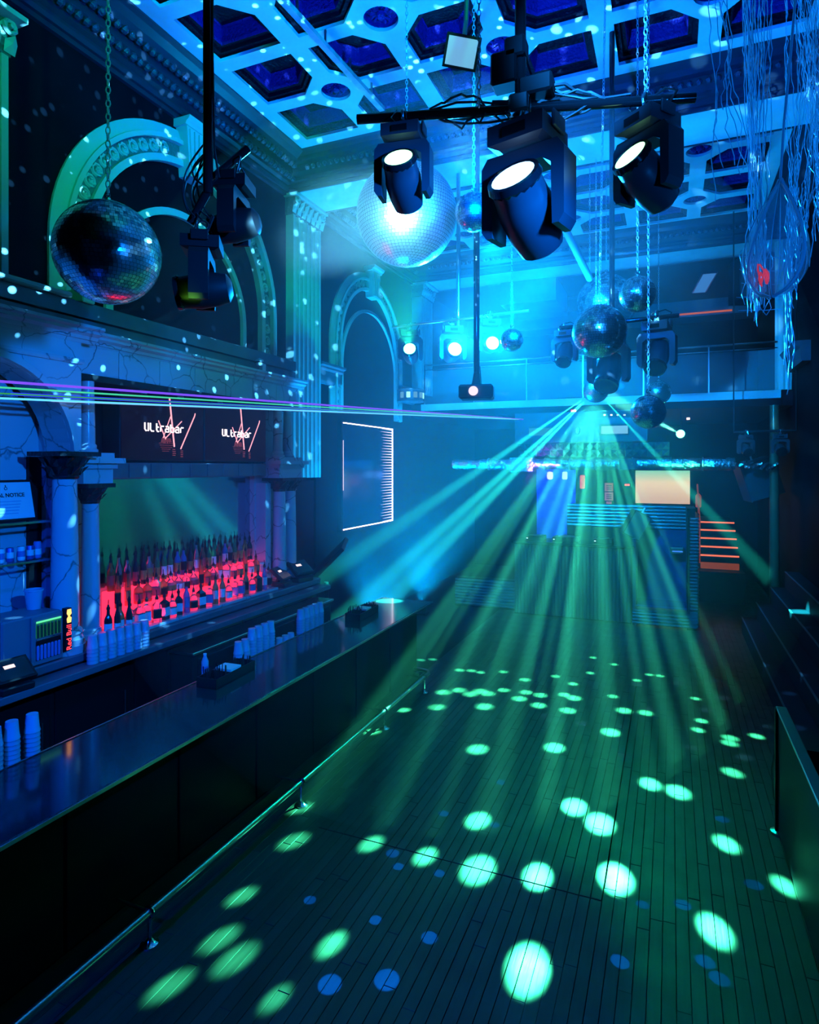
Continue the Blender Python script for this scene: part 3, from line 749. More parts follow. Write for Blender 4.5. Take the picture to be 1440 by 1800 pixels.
# cups stacked upside down
def stack_mesh(h, r0=.047, r1=.036):
    prof = []; n = max(4, int(h / .028)); prof.append((r0, 0))
    for i in range(n):
        z = i * h / n; prof += [(r0, z + .002), (r0 + .0025, z + .006), (r0 - (r0-r1)*.12, z + h/n*.9)]
    prof += [(r0 - .003, h), (r1, h + .09), (0, h + .09)]
    t = MB().lathe(prof, 14, caps=False); me = t.mesh('cup_stack', smooth=True); me.materials.append(M['plastic']); return me
SM = {h: stack_mesh(h) for h in (.16, .22, .30, .38)}
def stacks(lst, z, label, group):
    for x, y, h in lst:
        o = bpy.data.objects.new('cup_stack', SM[h]); o.location = (x, y, z); place(o); tag(o, label, 'cups', group)
stacks([(-3.87, 2.56, .38), (-3.87, 2.67, .38), (-3.86, 2.80, .38)], .841, 'tall stack of clear plastic cups behind the near stretch of bar', 'cup stacks behind the near bar')
stacks([(-3.95, 2.86, .30)], .841, 'shorter cup stack tucked behind the tall stacks at the near bar', 'cup stacks behind the near bar')
stacks([(-3.87, 4.92 + i*.105, .30 if i < 2 else .38) for i in range(6)], .841, 'tall stack of clear plastic cups just past the napkin caddy', 'cup stacks past the napkin caddy')
stacks([(-3.88, 5.62 + i*.11, .16) for i in range(3)], .841, 'low stack of small clear cups between two taller groups', 'low cup stacks')
stacks([(-3.87, 6.02 + i*.105, .38) for i in range(5)], .841, 'tall stack of clear plastic cups near the far end of the bar', 'cup stacks near the far end')
stacks([(-4.71, 3.98 + i*.098, .16) for i in range(7)], 1.191, 'stack of clear plastic cups on the back bar before the dark bottles', 'cup stacks on the back bar')

# cans on the glass shelf
def can(y, m, label, h=.122):
    r = thing('drink_can', label, 'can', (-5.17, y, 2.1185), group='cans on the glass shelf')
    MB().lathe([(.024, 0), (.031, .008), (.031, h - .012), (.026, h)], 14).build('can_body', m, r, world=False, smooth=True)
    MB().lathe([(.026, h), (.024, h + .001), (.0, h - .002)], 14, caps=False).build('can_lid', M['steel'], r, world=False, smooth=True)
    MB().lathe([(.0314, .035), (.0314, .085)], 14, caps=False).build('can_print', M['paper'] if m is not M['white'] else LBL['blue'], r, world=False, smooth=True)
CANB = mat('can_blue', (.08, .14, .45), .3, .5)
can(3.47, M['white'], 'white drink can at the open end of the glass shelf'); can(3.55, CANB, 'blue drink can between two white cans')
can(3.65, M['white'], 'white drink can between two blue cans'); can(3.73, CANB, 'blue drink can beside the slim dark can'); can(3.80, LBL['blue'], 'slim dark blue drink can nearest the marble column', .15)

# framed notice leaning on the upper shelf
def text(body, size, material, parent, loc, rot, name, ext=.0008, align='CENTER', bevel=0):
    cu = bpy.data.curves.new(name, 'FONT'); cu.body = body; cu.size = size; cu.extrude = ext; cu.align_x = align; cu.align_y = 'CENTER'; cu.offset = bevel
    t = bpy.data.objects.new(name, cu); COL.objects.link(t)
    me = bpy.data.meshes.new_from_object(t.evaluated_get(bpy.context.evaluated_depsgraph_get()))
    bpy.data.objects.remove(t); me.name = name; me.materials.clear(); me.materials.append(material)
    o = bpy.data.objects.new(name, me); place(o, parent); o.location = loc; o.rotation_euler = rot; return o
LEAN = .22
r = thing('notice_frame', 'white printed notice in a dark frame leaning in the marble niche', 'sign', (-5.16, 3.45, 2.461), (0, -LEAN, 0))
MB().bbox(-.012, .012, -.34, .34, 0, .36, .006).build('frame', M['black'], r, world=False)
MB().box(.012, .0145, -.315, .315, .022, .338).build('sheet', M['paper'], r, world=False)
text('LEGAL NOTICE', .046, M['black'], r, (.0155, .09, .225), (PI/2, 0, PI/2), 'heading', bevel=.0012)
for i in range(5):
    MB().box(.0146, .0154, .09 - .12 + .01*i, .09 + .12 - .01*i, .17 - i*.026, .174 - i*.026).build('text_line', LBL['blue'], r, world=False)
t = MB().torus((.015, .09, .285), .012, .003, RM, 10, 4); t.cyl((.015, .09, .297), (.015, .09, .315), .004, n=5); t.build('emblem', M['black'], r, world=False)

# mini cooler with green lit window and a red light sign
r = thing('mini_cooler', 'small grey counter cooler with a green lit window, on the back bar', 'cooler', (-4.99, 3.6, CT))
CS = mat('cooler_shell', (.16, .18, .22), .4)
MB().bbox(-5.20, -4.84, 3.26, 3.78, CT + .001, 1.70, .012).build('cabinet', CS, r)
d = MB().bbox(-4.84, -4.815, 3.49, 3.775, CT + .01, 1.69, .006).build('door', CS, r)
M['coolerlight'] = glow('cooler_green_light', (.12, .9, .40), 1.2)
MB().box(-4.815, -4.81, 3.525, 3.75, 1.515, 1.65).build('window', mat('cooler_window', (.02, .10, .05), .2, emit=(.03, .5, .16), power=.28), d, origin=r.location)
MB().box(-4.81, -4.806, 3.525, 3.75, 1.638, 1.652).build('light_bar', M['coolerlight'], d, origin=r.location)
MB().box(-4.815, -4.81, 3.525, 3.75, 1.33, 1.49).build('window', M['blackgloss'], d, origin=r.location)
for z, h, m_ in ((1.517, .11, mat('can_green', (.01, .10, .03), .3)), (1.333, .12, LBL['blue'])):
    t = MB()
    for i in range(7): t.lathe([(.012, 0), (.013, .008), (.013, h - .01), (.010, h)], 8, (-4.812, 3.54 + i*.032, z))
    t.build('can_row', m_, d, origin=r.location)
MB().box(-4.81, -4.804, 3.525, 3.75, 1.497, 1.505).build('shelf_edge', M['chrome'], d, origin=r.location)
MB().bbox(-4.84, -4.785, 3.78, 3.835, 1.35, 1.71, .004).build('sign_box', M['black'], r)
text('Red Bull', .066, glow('sign_red', (1, .04, .06), 3.0), r, Vector((-4.783, 3.808, 1.46)) - r.location, (PI/2, -PI/2, PI/2), 'sign_lettering', .001)
MB().prism([(3.790, 1.585), (3.825, 1.585), (3.83, 1.625), (3.812, 1.642), (3.83, 1.66), (3.825, 1.70), (3.79, 1.70), (3.785, 1.665), (3.80, 1.642), (3.785, 1.62)], lambda a, b, h: (-4.785 + h, a, b), 0, .003).build('sign_emblem', glow('sign_orange', (1, .40, .10), 2.6), r)
# bucket on the cooler
r = thing('ice_bucket', 'clear plastic bucket standing on the small silver cooler', 'bucket', (-5.08, 3.70, 1.701))
MB().lathe([(.055, 0), (.07, .155), (.078, .157), (.078, .17), (.068, .17), (.052, .006)], 18).build('bucket_body', M['plastic'], r, world=False, smooth=True)
MB().lathe([(.056, .03), (.062, .10)], 18, caps=False).build('bucket_ice', M['white'], r, world=False)

# cash register terminals
def terminal(loc, rz, label, s=1.0, lit=True):
    r = thing('register_terminal', label, 'register', loc, (0, 0, rz))
    MB().bbox(-.14*s, .14*s, -.13*s, .13*s, 0, .06*s, .01).build('base', M['black'], r, world=False)
    m = Matrix.Rotation(-.9, 3, 'X')
    p = MB().obox((0, -.02*s, .17*s), (.32*s, .04*s, .24*s), m).build('screen_housing', M['black'], r, world=False)
    MB().obox(Vector((0, -.02*s, .17*s)) + m @ Vector((0, -.022*s, 0)), (.28*s, .004, .20*s), m).build('screen', M['blackgloss'], r, world=False)
    if lit: MB().obox(Vector((0, -.02*s, .17*s)) + m @ Vector((-.02*s, -.026*s, .03*s)), (.09*s, .002, .035*s), m).build('lit_field', glow('register_lit', (1, .72, .70), 1.5), r, world=False)
    MB().cyl((0, .03*s, .05*s), (0, .0, .13*s), .03*s, n=10).build('stand', M['black'], r, world=False)
    return r
terminal((-4.735, 3.26, 1.1915), PI/2 - .1, 'black cash register with a small pink lit field beside the small cooler', .9)
terminal((-4.98, 7.22, CT + .001), PI/2 + .2, 'black cash register at the far end of the bottle steps', 1.0)
terminal((-4.95, 7.66, CT + .001), PI/2 - .2, 'black cash register at the end of the back bar, under the twin columns', 1.1)
# pitchers past the bottles
for y, h, lb in ((7.08, .30, 'at the end of the red bottle steps'), (7.44, .32, 'between the two far registers'), (7.78, .30, 'beside the last marble column of the back bar')):
    r = thing('glass_pitcher', 'clear pitcher with a pale lid ' + lb, 'pitcher', (-5.2, y, CT + .001), group='pitchers behind the registers')
    MB().lathe([(.055, 0), (.058, .02), (.062, h), (.058, h), (.05, .02)], 14).build('pitcher_body', M['plastic'], r, world=False, smooth=True)
    MB().lathe([(.065, h), (.067, h + .015), (.05, h + .03), (0, h + .032)], 14, caps=False).build('pitcher_lid', M['white'], r, world=False)
    MB().tube([(.06, 0, h*.85), (.10, 0, h*.8), (.105, 0, h*.4), (.062, 0, h*.3)], .008, 6).build('pitcher_handle', M['plastic'], r, world=False)
# tilted screen at the end of the bar
r = thing('tilted_monitor', 'large dark monitor tilted on a stand at the end of the back bar', 'monitor', (-4.9, 8.35, 0), (0, 0, .55))
MB().cyl((0, 0, 0), (0, 0, 1.15), .035, n=10).build('stand', M['black'], r, world=False)
m = Matrix.Rotation(.75, 3, 'Y') @ Matrix.Rotation(.25, 3, 'X')
MB().obox((0, 0, 1.45), (.06, .55, .85), m).build('housing', M['black'], r, world=False)
MB().obox(Vector((0, 0, 1.45)) + m @ Vector((.032, 0, 0)), (.004, .48, .76), m).build('screen', mat('screen_off', (.01, .03, .08), .15), r, world=False)
# small white camera on the cornice
r = thing('dome_camera', 'small white dome camera perched on the marble cornice', 'camera', (-5.05, 6.86, 4.206))
MB().bbox(-.03, .03, .03, .11, 0, .10, .008).build('bracket', M['white'], r, world=False)
MB().lathe([(0, -.06), (.04, -.045), (.06, 0), (.05, .035), (0, .06)], 14, (0, 0, .11), caps=False).build('housing', M['white'], r, world=False, smooth=True)
MB().lathe([(.061, -.01), (.061, .005)], 14, (0, 0, .11), caps=False).build('seam', M['black'], r, world=False)

# ---- twin screens with the bar's sign-on picture
M['scr'] = mat('screen_picture', (.004, .003, .006), .35, emit=(.045, .010, .035), power=.09, spec=.1)
M['neon'] = glow('screen_pink', (1.0, .36, .42), 1.7); M['neonw'] = glow('screen_white', (1.0, .84, .86), 1.9); M['neond'] = glow('screen_pink_dim', (.75, .16, .22), .45)
LET = {'U': [[(0, 1), (0, .2), (.2, 0), (.6, 0), (.6, 1)]], 'L': [[(0, 1), (0, .2), (.2, 0), (.6, 0)]], 't': [[(.15, 1), (.15, .2), (.3, 0), (.55, 0)], [(.15, .55), (.5, .55)]],
       'r': [[(0, 0), (0, .55), (.15, .7), (.55, .7)]], 'a': [[(.05, .7), (.5, .7), (.6, .6), (.6, 0), (.1, 0), (0, .1), (0, .3), (.1, .38), (.6, .38)]],
       'b': [[(0, 1), (0, 0), (.5, 0), (.6, .1), (.6, .5), (.5, .6), (0, .6)]]}
def tv(y0, y1, z0, z1, label):
    r = thing('wall_screen', label, 'television', (-5.3, (y0+y1)/2, z0))
    MB().bbox(-5.38, -5.135, y0, y1, z0, z1, .008).build('housing', M['black'], r)
    MB().box(-5.135, -5.131, y0 + .015, y1 - .015, z0 + .02, z1 - .015).build('screen', M['scr'], r)
    W, H_ = y1 - y0, z1 - z0; X = -5.1285
    P = lambda a, b: (X, y0 + a*W, z0 + b*H_)
    t = MB(); k = .078*H_/.75; x = .26*W
    for ch in 'ULtrabar':
        for st in LET[ch]: t.tube([(X, y0 + x + a*k*1.05, z0 + .455*H_ + b*k*1.15) for a, b in st], .0085, 5)
        x += k*(1.02 if ch not in 'tr' else .94)
    t.build('sign_lettering', M['neonw'], r)
    t = MB()
    t.bar(P(.545, .99), P(.605, .23), .012, .014); t.bar(P(.87, .75), P(.685, .20), .009, .011); t.bar(P(.875, .79), P(.87, .75), .009, .009)
    t.bar(P(.415, .62), P(.50, .34), .006, .009); t.bar(P(.70, .64), P(.50, .36), .006, .009); t.bar(P(.56, .70), P(.47, .36), .006, .007)
    t.build('light_stroke', M['neon'], r)
    t = MB()
    for i in range(9):
        a = .46 + .012*i; t.bar(P(a, .36), P(a + .01*(i-4)*.3, .30 - .02*random.random()), .003, .004)
    for b in (.19, .16, .13, .10): t.bar(P(.585, b), P(.615 + .01*random.random(), b), .003, .006); t.bar(P(.685, b - .02), P(.715, b - .02), .003, .006)
    for i in range(5): t.bar(P(.42 + .01*i, .28 - .03*i), P(.62 - .02*i, .28 - .03*i), .002, .003)
    t.build('light_reflection', M['neond'], r)
    for y in (y0 + .3*W, y0 + .75*W): MB().box(-5.3, -5.2, y - .05, y + .05, z1, 3.74).build('mount', M['steel'], r)
tv(4.66, 5.885, 2.985, 3.70, 'left of two wall screens glowing with a pink light-stroke logo'); tv(5.895, 7.12, 2.985, 3.70, 'second wall screen with the pink logo, beside the small upper columns')

# ================================================================== things on the bar
def caddy(loc, rz, label, big=True):
    r = thing('bar_caddy', label, 'caddy', loc, (0, 0, rz))
    t = MB(); t.box(-.10, .10, -.28, .28, 0, .012)
    for a in ((-.10, -.092, -.28, .28), (.092, .10, -.28, .28), (-.10, .10, -.28, -.272), (-.10, .10, .272, .28), (-.10, .10, -.08, -.072), (-.1, .1, .10, .108)): t.box(*a, 0, .085)
    t.build('tray', M['black'], r, world=False)
    MB().box(-.085, .085, -.06, .09, .012, .10).build('napkins', M['paper'], r, world=False)
    t = MB()
    for i in range(26): 
        x, y = random.uniform(-.08, .08), random.uniform(-.265, -.09); t.cyl((x, y, .012), (x + random.uniform(-.012, .012), y + random.uniform(-.012, .012), random.uniform(.13, .17)), .004, n=5)
    s = t.build('straws', M['black'], r, world=False); s['kind'] = 'stuff'
    t = MB()
    for i in range(20):
        x, y = random.uniform(-.08, .08), random.uniform(.12, .265); t.cyl((x, y, .012), (x + random.uniform(-.012, .012), y + random.uniform(-.012, .012), random.uniform(.10, .14)), .004, n=5)
    s = t.build('stirrers', M['black'], r, world=False); s['kind'] = 'stuff'
    if big:
        MB().box(-.098, .103, -.25, .25, -.0, .0).build('x', M['black'], r, world=False) if False else None
caddy((-3.60, 4.42, 1.071), .05, 'black bar caddy with straws and white napkins on the near bar')
caddy((-3.55, 6.92, 1.071), .05, 'black bar caddy full of dark straws near the far end of the bar')
r = thing('water_bottle', 'clear water bottle standing behind the napkin caddy', 'bottle', (-3.86, 4.44, .841))
MB().lathe([(.028, 0), (.033, .01), (.031, .06), (.033, .07), (.031, .10), (.033, .16), (.016, .20), (.014, .215)], 14, (0, 0, .18)).build('bottle_body', M['plastic'], r, world=False, smooth=True)
MB().lathe([(.016, .395), (.016, .41), (0, .412)], 12, caps=False).build('cap', M['white'], r, world=False)
MB().lathe([(.0335, .26), (.0335, .30)], 14, caps=False).build('label', LBL['blue'], r, world=False)
MB().bbox(-.05, .05, -.05, .05, 0, .18, .01).build('block', M['black'], r, world=False)

# ================================================================== hanging chains, poles, balls
def chain_mb(a, b, pitch=.034, r=.0036, wdt=.011):
    a, b = Vector(a), Vector(b); L = (b - a).length; n = max(2, int(L / pitch)); t = MB()
    q = (b - a).to_track_quat('X', 'Z').to_matrix()
    for i in range(n):
        c = a + (b - a) * ((i + .5) / n); m = q @ Matrix.Rotation((PI/2 if i % 2 else 0) + .5, 3, 'X')
        pts = [c + m @ Vector(((pitch*.62)*(math.cos(k*PI/4)), wdt*math.sin(k*PI/4), 0)) for k in range(8)]
        t.tube(pts, r, 4, True)
    return t
def mirror_ball(c, R, rows, label, top=None, mt='mirrortile', pitch=.034, cr=.0036, seed=1, tx=None):
    rnd = random.Random(seed); c = Vector(c)
    root = thing('mirror_ball', label, 'mirror ball', c)
    MB().lathe([(0, -R*.985)] + [(R*.985*math.cos(a), R*.985*math.sin(a)) for a in [(-PI/2 + PI*i/16) for i in range(1, 16)]] + [(0, R*.985)], 24, caps=False).build('core', M['black'], root, world=False, smooth=True)
    t = MB(); dth = PI / rows
    for i in range(rows):
        th = -PI/2 + (i + .5) * dth; n = max(6, int(round(2*rows*math.cos(th)))); dp = 2*PI/n; off = rnd.random()
        for j in range(n):
            ph = (j + off) * dp; g = .46
            nx = Vector((math.cos(th)*math.cos(ph), math.cos(th)*math.sin(ph), math.sin(th)))
            e1 = Vector((-math.sin(ph), math.cos(ph), 0)); e2 = nx.cross(e1)
            jn = (nx + e1*rnd.gauss(0, .018) + e2*rnd.gauss(0, .018)).normalized()
            e1 = (e1 - jn*e1.dot(jn)).normalized(); e2 = jn.cross(e1)
            hw, hh = R*math.cos(th)*dp*g, R*dth*g; p = nx*R
            t.add([p - e1*hw - e2*hh, p + e1*hw - e2*hh, p + e1*hw + e2*hh, p - e1*hw + e2*hh], [(0, 1, 2, 3)])
    me = bpy.data.meshes.new('mirror_tiles'); me.from_pydata(t.v, [], t.f); me.materials.append(M[mt])
    o = bpy.data.objects.new('mirror_tiles', me); place(o, root); o['kind'] = 'stuff'
    MB().lathe([(R*.16, R*.965), (R*.16, R*1.02), (R*.05, R*1.03), (R*.05, R*1.10), (0, R*1.10)], 14, caps=False).build('cap', M['steel'], root, world=False, smooth=True)
    MB().torus((0, 0, R*1.10 + .018), .018, .0045, Matrix.Rotation(PI/2, 3, 'X'), 12, 5).build('hanging_ring', M['chrome'], root, world=False, smooth=True)
    if top is not None:
        dx = Vector((0, 0, 0)) if tx is None else Vector(tx)
        chain_mb((0, 0, R*1.1 + .03), Vector((0, 0, top - c.z)) + dx, pitch, cr, cr*2.9).build('chain', M['chain'], root, world=False, smooth=True)
    return root
BIG = at(715, 378, 5.6)
mirror_ball(BIG, .45, 46, 'largest mirror ball, glaring white in a spotlight, below the ceiling pipe', 7.88, 'mirrortile2', seed=2)
mirror_ball(at(190, 445, 4.66), .375, 42, 'dark mirror ball with red reflections hanging before the left arch', 7.88, seed=3, pitch=.05, cr=.0055)
mirror_ball(at(833, 373, 5.0), .152, 26, 'small dark mirror ball beside the glaring white one', 7.88, seed=4)
mirror_ball(at(900, 598, 7.0), .128, 22, 'small pale mirror ball in front of the balcony glass', 7.88, seed=5)
mirror_ball(at(1066, 534, 9.5), .44, 40, 'large greenish mirror ball half hidden behind a blue one', 7.88, seed=6)
mirror_ball(at(1054, 583, 6.0), .255, 34, 'blue mirror ball before the large greenish one', 7.88, seed=7, tx=(.06, .02, 0))
mirror_ball(at(1121, 517, 6.0), .172, 28, 'blue mirror ball just above the pipe with the turned-down head', 7.88, seed=8)
mirror_ball(at(1140, 724, 5.7), .155, 26, 'lowest mirror ball, hanging on a long chain in the pinspot beam', 7.88, seed=9)
SRC = at(1048, 686, 8.5)
mirror_ball(SRC, .17, 24, 'mirror ball struck by the pinspot, throwing green beams to the floor', 7.88, 'mirrortile2', seed=10)
mirror_ball(at(1158, 690, 10.5), .20, 24, 'mirror ball hanging against the balcony glass', 7.88, seed=11)

# ---- beams thrown by the struck ball
FLOOR_DOTS = [(780,1217,1),(808,1213,1),(827,1220,1),(845,1215,1),(857,1219,1),(886,1213,.8),(913,1228,1),(925,1217,.9),(950,1222,.9),(852,1242,1.1),
 (947,1240,1),(769,1243,1),(840,1317,1.1),(710,1248,.7),(655,1286,.8),(840,1442,1.0),(528,1420,.8),(517,1478,.9),(653,1483,.8),(748,1505,.8),(840,1528,1.2),
 (945,1540,1.0),(992,1221,.8),(1009,1227,1),(999,1249,1),(1077,1224,.7),(1097,1249,1),(1135,1253,.9),(1073,1287,1.1),(975,1314,1.1),(1010,1418,1.1),
 (1055,1447,1.2),(1143,1378,1),(1192,1392,1.1),(1288,1358,.9),(1223,1228,.6),(1233,1267,.7),(1227,1283,.7),(1283,1297,.8),(1282,1306,.8),(1330,1294,.7),
 (1277,1483,.9),(1082,1543,1.2),(1380,1557,.8),(1007,1202,.7),(425,1575,.7),(388,1650,.8),(415,1685,.9),(300,1732,.8),(583,1660,.7),(485,1755,.6),
 (927,1702,1.2),(1257,1635,1.0),(808,1178,.7),(829,1179,.7),(845,1182,.6),(885,1181,.7),(923,1195,.8),(1043,1156,.6),(1080,1168,.6),(1038,1183,.6),
 (977,1189,.7),(1120,1196,.6),(1142,1186,.6),(1160,1188,.6),(742,1157,.6),(763,1156,.6)]
BRIGHT = {(922,0)}
for i, (u, v, s) in enumerate(FLOOR_DOTS):
    p = on_z(u, v, 0); d = (p - SRC); L = d.length; dn = d.normalized()
    ang = 2 * math.degrees(math.atan(.118 * s / L))
    k = 1.0 if u > 560 else .55
    spot('mirror_ball_beam', SRC + dn * .2, p, (.05, 1.0, .48), DOT_POWER * k * (L / 6) ** 2, ang, 1.0, .024)
# beams that run up and away from the ball
for tgt, pw in ((at(1440, 1110, 9.0), .32), (at(600, 1090, 9.5), .9), (at(560, 1020, 9.5), .6), (at(700, 1040, 8.6), .8)):
    dn = (tgt - SRC).normalized(); spot('mirror_ball_beam', SRC + dn * .2, tgt, (.02, .95, .70), DOT_POWER * pw * 2.7, 5.0, 1.0, 0)
BLUE_DOTS = [(580,1730,1.3),(680,1722,1.4),(660,1617,.8),(545,1582,.8),(755,1648,1),(690,1500,1),(700,1523,.8),(772,1535,.8),(780,1430,.9),(880,1375,.9),(1270,1440,1),(1325,1555,1.1),(1200,1590,1),(1090,1690,1),(1240,1690,1),(1265,1720,1),(870,1450,.8),(1130,1590,.8),(965,1170,1)]
for u, v, s in BLUE_DOTS:
    p = on_z(u, v, 0); d = p - BIG; L = d.length; dn = d.normalized()
    spot('mirror_ball_beam', BIG + dn * .5, p, (.0, .16, 1.0), DOT_POWER * .11 * (L / 6) ** 2, 2*math.degrees(math.atan(.062*s/L)), .4, 0)
# the glaring ball scatters small spots over ceiling and walls
for off, tg, pw, sc_, sz, sd in (((0, 0, .56), (0, .1, 1), 9000, 16, .23, 1.3), ((-.5, 0, .1), (-1, .12, .1), 2500, 17, .22, 4.1), ((.2, .48, .1), (.2, 1, .05), 3000, 15, .22, 7.7), ((.48, -.1, .35), (1, .1, .6), 2500, 11, .26, 2.2)):
    s = spot('mirror_ball_specks', BIG + Vector(off), BIG + Vector(off) + Vector(tg), (.10, .55, 1.0), pw, 170, .3, 0)
    speckle(s, sc_, sz, 1.0, sd)
PIN = at(1197, 763, 11.8)
r = thing('pinspot_lamp', 'small round pinspot shining towards the mirror balls from under the balcony', 'stage light', PIN)
dn = (SRC - PIN).normalized(); q = dn.to_track_quat('Z', 'Y').to_matrix()
MB().lathe([(.05, -.22), (.07, -.2), (.075, -.02), (.085, 0), (.085, .02)], 16, m=q).build('housing', M['black'], r, world=False, smooth=True)
MB().lathe([(.078, .021), (.06, .03), (0, .034)], 16, m=q, caps=False).build('lens', glow('lens_mint', (.1, 1.0, .6), 13), r, world=False, smooth=True)
MB().tube([(0, 0, -.02), (0, .07, .25), (0, .07, .5)], .012, 6).build('bracket', M['black'], r, world=False)
spot('pinspot_beam', PIN + dn * .06, SRC, (.12, 1.0, .55), 60000, 3.6, .6, .02)

# ================================================================== moving heads
def moving_head(top, s, yaw, tilt, label, lens, power, body='black', lamp=None, drop=0.0, group=None, lens_only=False):
    """hangs from its clamp; yaw turns the yoke, tilt lifts the lens above the horizontal"""
    r = thing('moving_head', label, 'stage light', top, (0, 0, yaw), group)
    B = M[body]
    t = MB(); t.torus((0, 0, -.0), .034*s, .009*s, Matrix.Rotation(PI/2, 3, 'Y'), 12, 5); t.box(-.02*s, .02*s, -.02*s, .02*s, -.075*s, -.03*s)
    t.build('clamp', M['steel'], r, world=False)
    b = MB(); b.lathe([(.09*s, -.07*s), (.155*s, -.085*s), (.155*s, -.155*s), (.11*s, -.165*s)], 4, m=Matrix.Rotation(PI/4, 3, 'Z'))
    base = b.build('base', B, r, world=False)
    MB().box(-.045*s, .045*s, -.116*s, -.112*s, -.14*s, -.105*s).build('display', M['blackgloss'], base, world=False)
    for x in (-.125*s, .115*s):
        MB().bbox(x, x + .012*s, -.05*s, .05*s, -.12*s, -.06*s, .004*s).build('base_handle', B, base, world=False)
    y = MB()
    y.prism([(-.14*s, -.17*s), (.14*s, -.17*s), (.165*s, -.205*s), (.165*s, -.44*s), (.145*s, -.47*s), (.12*s, -.47*s), (.115*s, -.25*s), (.08*s, -.225*s), (-.08*s, -.225*s), (-.115*s, -.25*s), (-.12*s, -.47*s), (-.145*s, -.47*s), (-.165*s, -.44*s), (-.165*s, -.205*s)],
            lambda a, c, h: (a, h, c), -.055*s, .055*s)
    y.build('yoke', B, r, world=False)
    ax = Vector((0, -math.cos(tilt), math.sin(tilt))); q = ax.to_track_quat('Z', 'Y').to_matrix(); c = Vector((0, 0, -.385*s))
    h = MB().lathe([(.045*s, -.175*s), (.085*s, -.15*s), (.10*s, -.08*s), (.106*s, .02*s), (.098*s, .06*s), (.094*s, .11*s), (.10*s, .125*s), (.094*s, .15*s), (.08*s, .15*s)], 18, c, q)
    hd = h.build('head', B, r, world=False, smooth=True)
    MB().lathe([(.081*s, .151*s), (.06*s, .158*s), (0, .162*s)], 20, c, q, caps=False).build('lens', lens, hd, world=False, smooth=True)
    MB().lathe([(.095*s, .115*s), (.103*s, .128*s), (.097*s, .152*s), (.082*s, .153*s)], 20, c, q, caps=False).build('lens_ring', M['blackgloss'], hd, world=False, smooth=True)
    MB().tube([(.07*s, .03*s, -.08*s), (.11*s, .08*s, .02*s), (.06*s, .06*s, .05*s), (-.05*s, .03*s, .02*s), (-.10*s, .06*s, -.02*s), (-.06*s, .02*s, -.08*s)], .006*s, 5).build('cable', M['cable'], r, world=False, smooth=True)
    MB().tube([(-.03*s, -.03*s, .03*s), (-.06*s, -.06*s, -.03*s), (-.02*s, -.07*s, -.075*s), (.03*s, -.05*s, -.06*s), (.02*s, -.03*s, .03*s)], .003*s, 5).build('safety_wire', M['chrome'], r, world=False, smooth=True)
    if lamp:
        col, pw, an = lamp; rz = Matrix.Rotation(yaw, 3, 'Z'); L = Vector(top) + rz @ (c + ax*.18*s)
        spot('head_beam', L, L + rz @ ax, col, pw, an, .4, .05*s)
    return r
LW = glow('lens_white_green', (.34, 1.0, .5), 4.0); LB = glow('lens_white_blue', (.30, .60, 1.0), 4.0); LC = glow('lens_cyan', (.62, .92, 1.0), 14.0); LO = M['blackgloss']
M['darkblue'] = mat('fixture_shell', (.05, .055, .07), .35)
# near pipe with three heads
PZ = 4.68; PA = on_z(628, 210, PZ); PB = on_z(1222, 172, PZ)
pd = (PB - PA).normalized()
r = thing('lighting_pipe', 'black pipe carrying three moving heads, slung across the hall', 'pipe', (PA + PB) / 2)
MB().cyl(PA, PB, .024, n=14).build('crossbar', M['blackgloss'], r, smooth=True)
MID = PA + pd * ((on_z(915, 192, PZ) - PA).length)
MB().cyl(MID, (MID.x, MID.y, 7.6), .028, n=14).build('drop_pole', M['blackgloss'], r, smooth=True)
t = MB(); t.torus(MID, .045, .014, Matrix.Rotation(PI/2, 3, 'X'), 12, 6); t.bbox(MID.x - .05, MID.x + .05, MID.y - .05, MID.y + .05, MID.z - .03, MID.z + .06, .01); t.build('pole_clamp', M['steel'], r)
for k in range(9):                                           # cables tied along the pipe
    rnd = random.Random(k); a = PA + pd * rnd.uniform(.25, .8); b = MID + pd * rnd.uniform(-.25, .55); sag = rnd.uniform(.02, .12)
    pts = [a + (b - a)*(i/8) + Vector((rnd.uniform(-.01, .01), rnd.uniform(-.02, .02), .05*rnd.random() - sag*math.sin(PI*i/8)*(1 if k % 2 else -1))) for i in range(9)]
    MB().tube(pts, .006 if k % 3 else .009, 5).build('cable', M['cable'], r, smooth=True)
for k, (w_, h_, dz) in enumerate(((.13, .16, .12), (.10, .10, .24), (.16, .09, .04))):
    MB().bbox(MID.x - .14 + .07*k, MID.x - .14 + .07*k + w_, MID.y - .05, MID.y + .06, PZ + dz, PZ + dz + h_, .01).build('junction_box', M['black'], r)
def onpipe(u, dz=0):
    k = (on_z(u, 210 - (u - 628)*38/594, PZ) - PA).length; return PA + pd*k
FACE = math.atan2(-(onpipe(712).x), onpipe(712).y)         # yaw that turns a head to the viewer
moving_head(onpipe(710), .86, FACE - .25, .62, 'moving head with greenish white lens in front of the glaring ball', LW, 9, 'darkblue', ((.2, .7, 1), 60, 14))
moving_head(onpipe(928), 1.32, .10 - .35, .66, 'largest moving head on the pipe, blue beam rising from its lens', LB, 9, 'darkblue', ((.02, .16, 1), 260, 12))
moving_head(onpipe(1138), .97, -.25 - .40, .60, 'moving head with greenish white lens at the open end of the pipe', LW, 9, 'darkblue', ((.3, 1, .6), 60, 14))
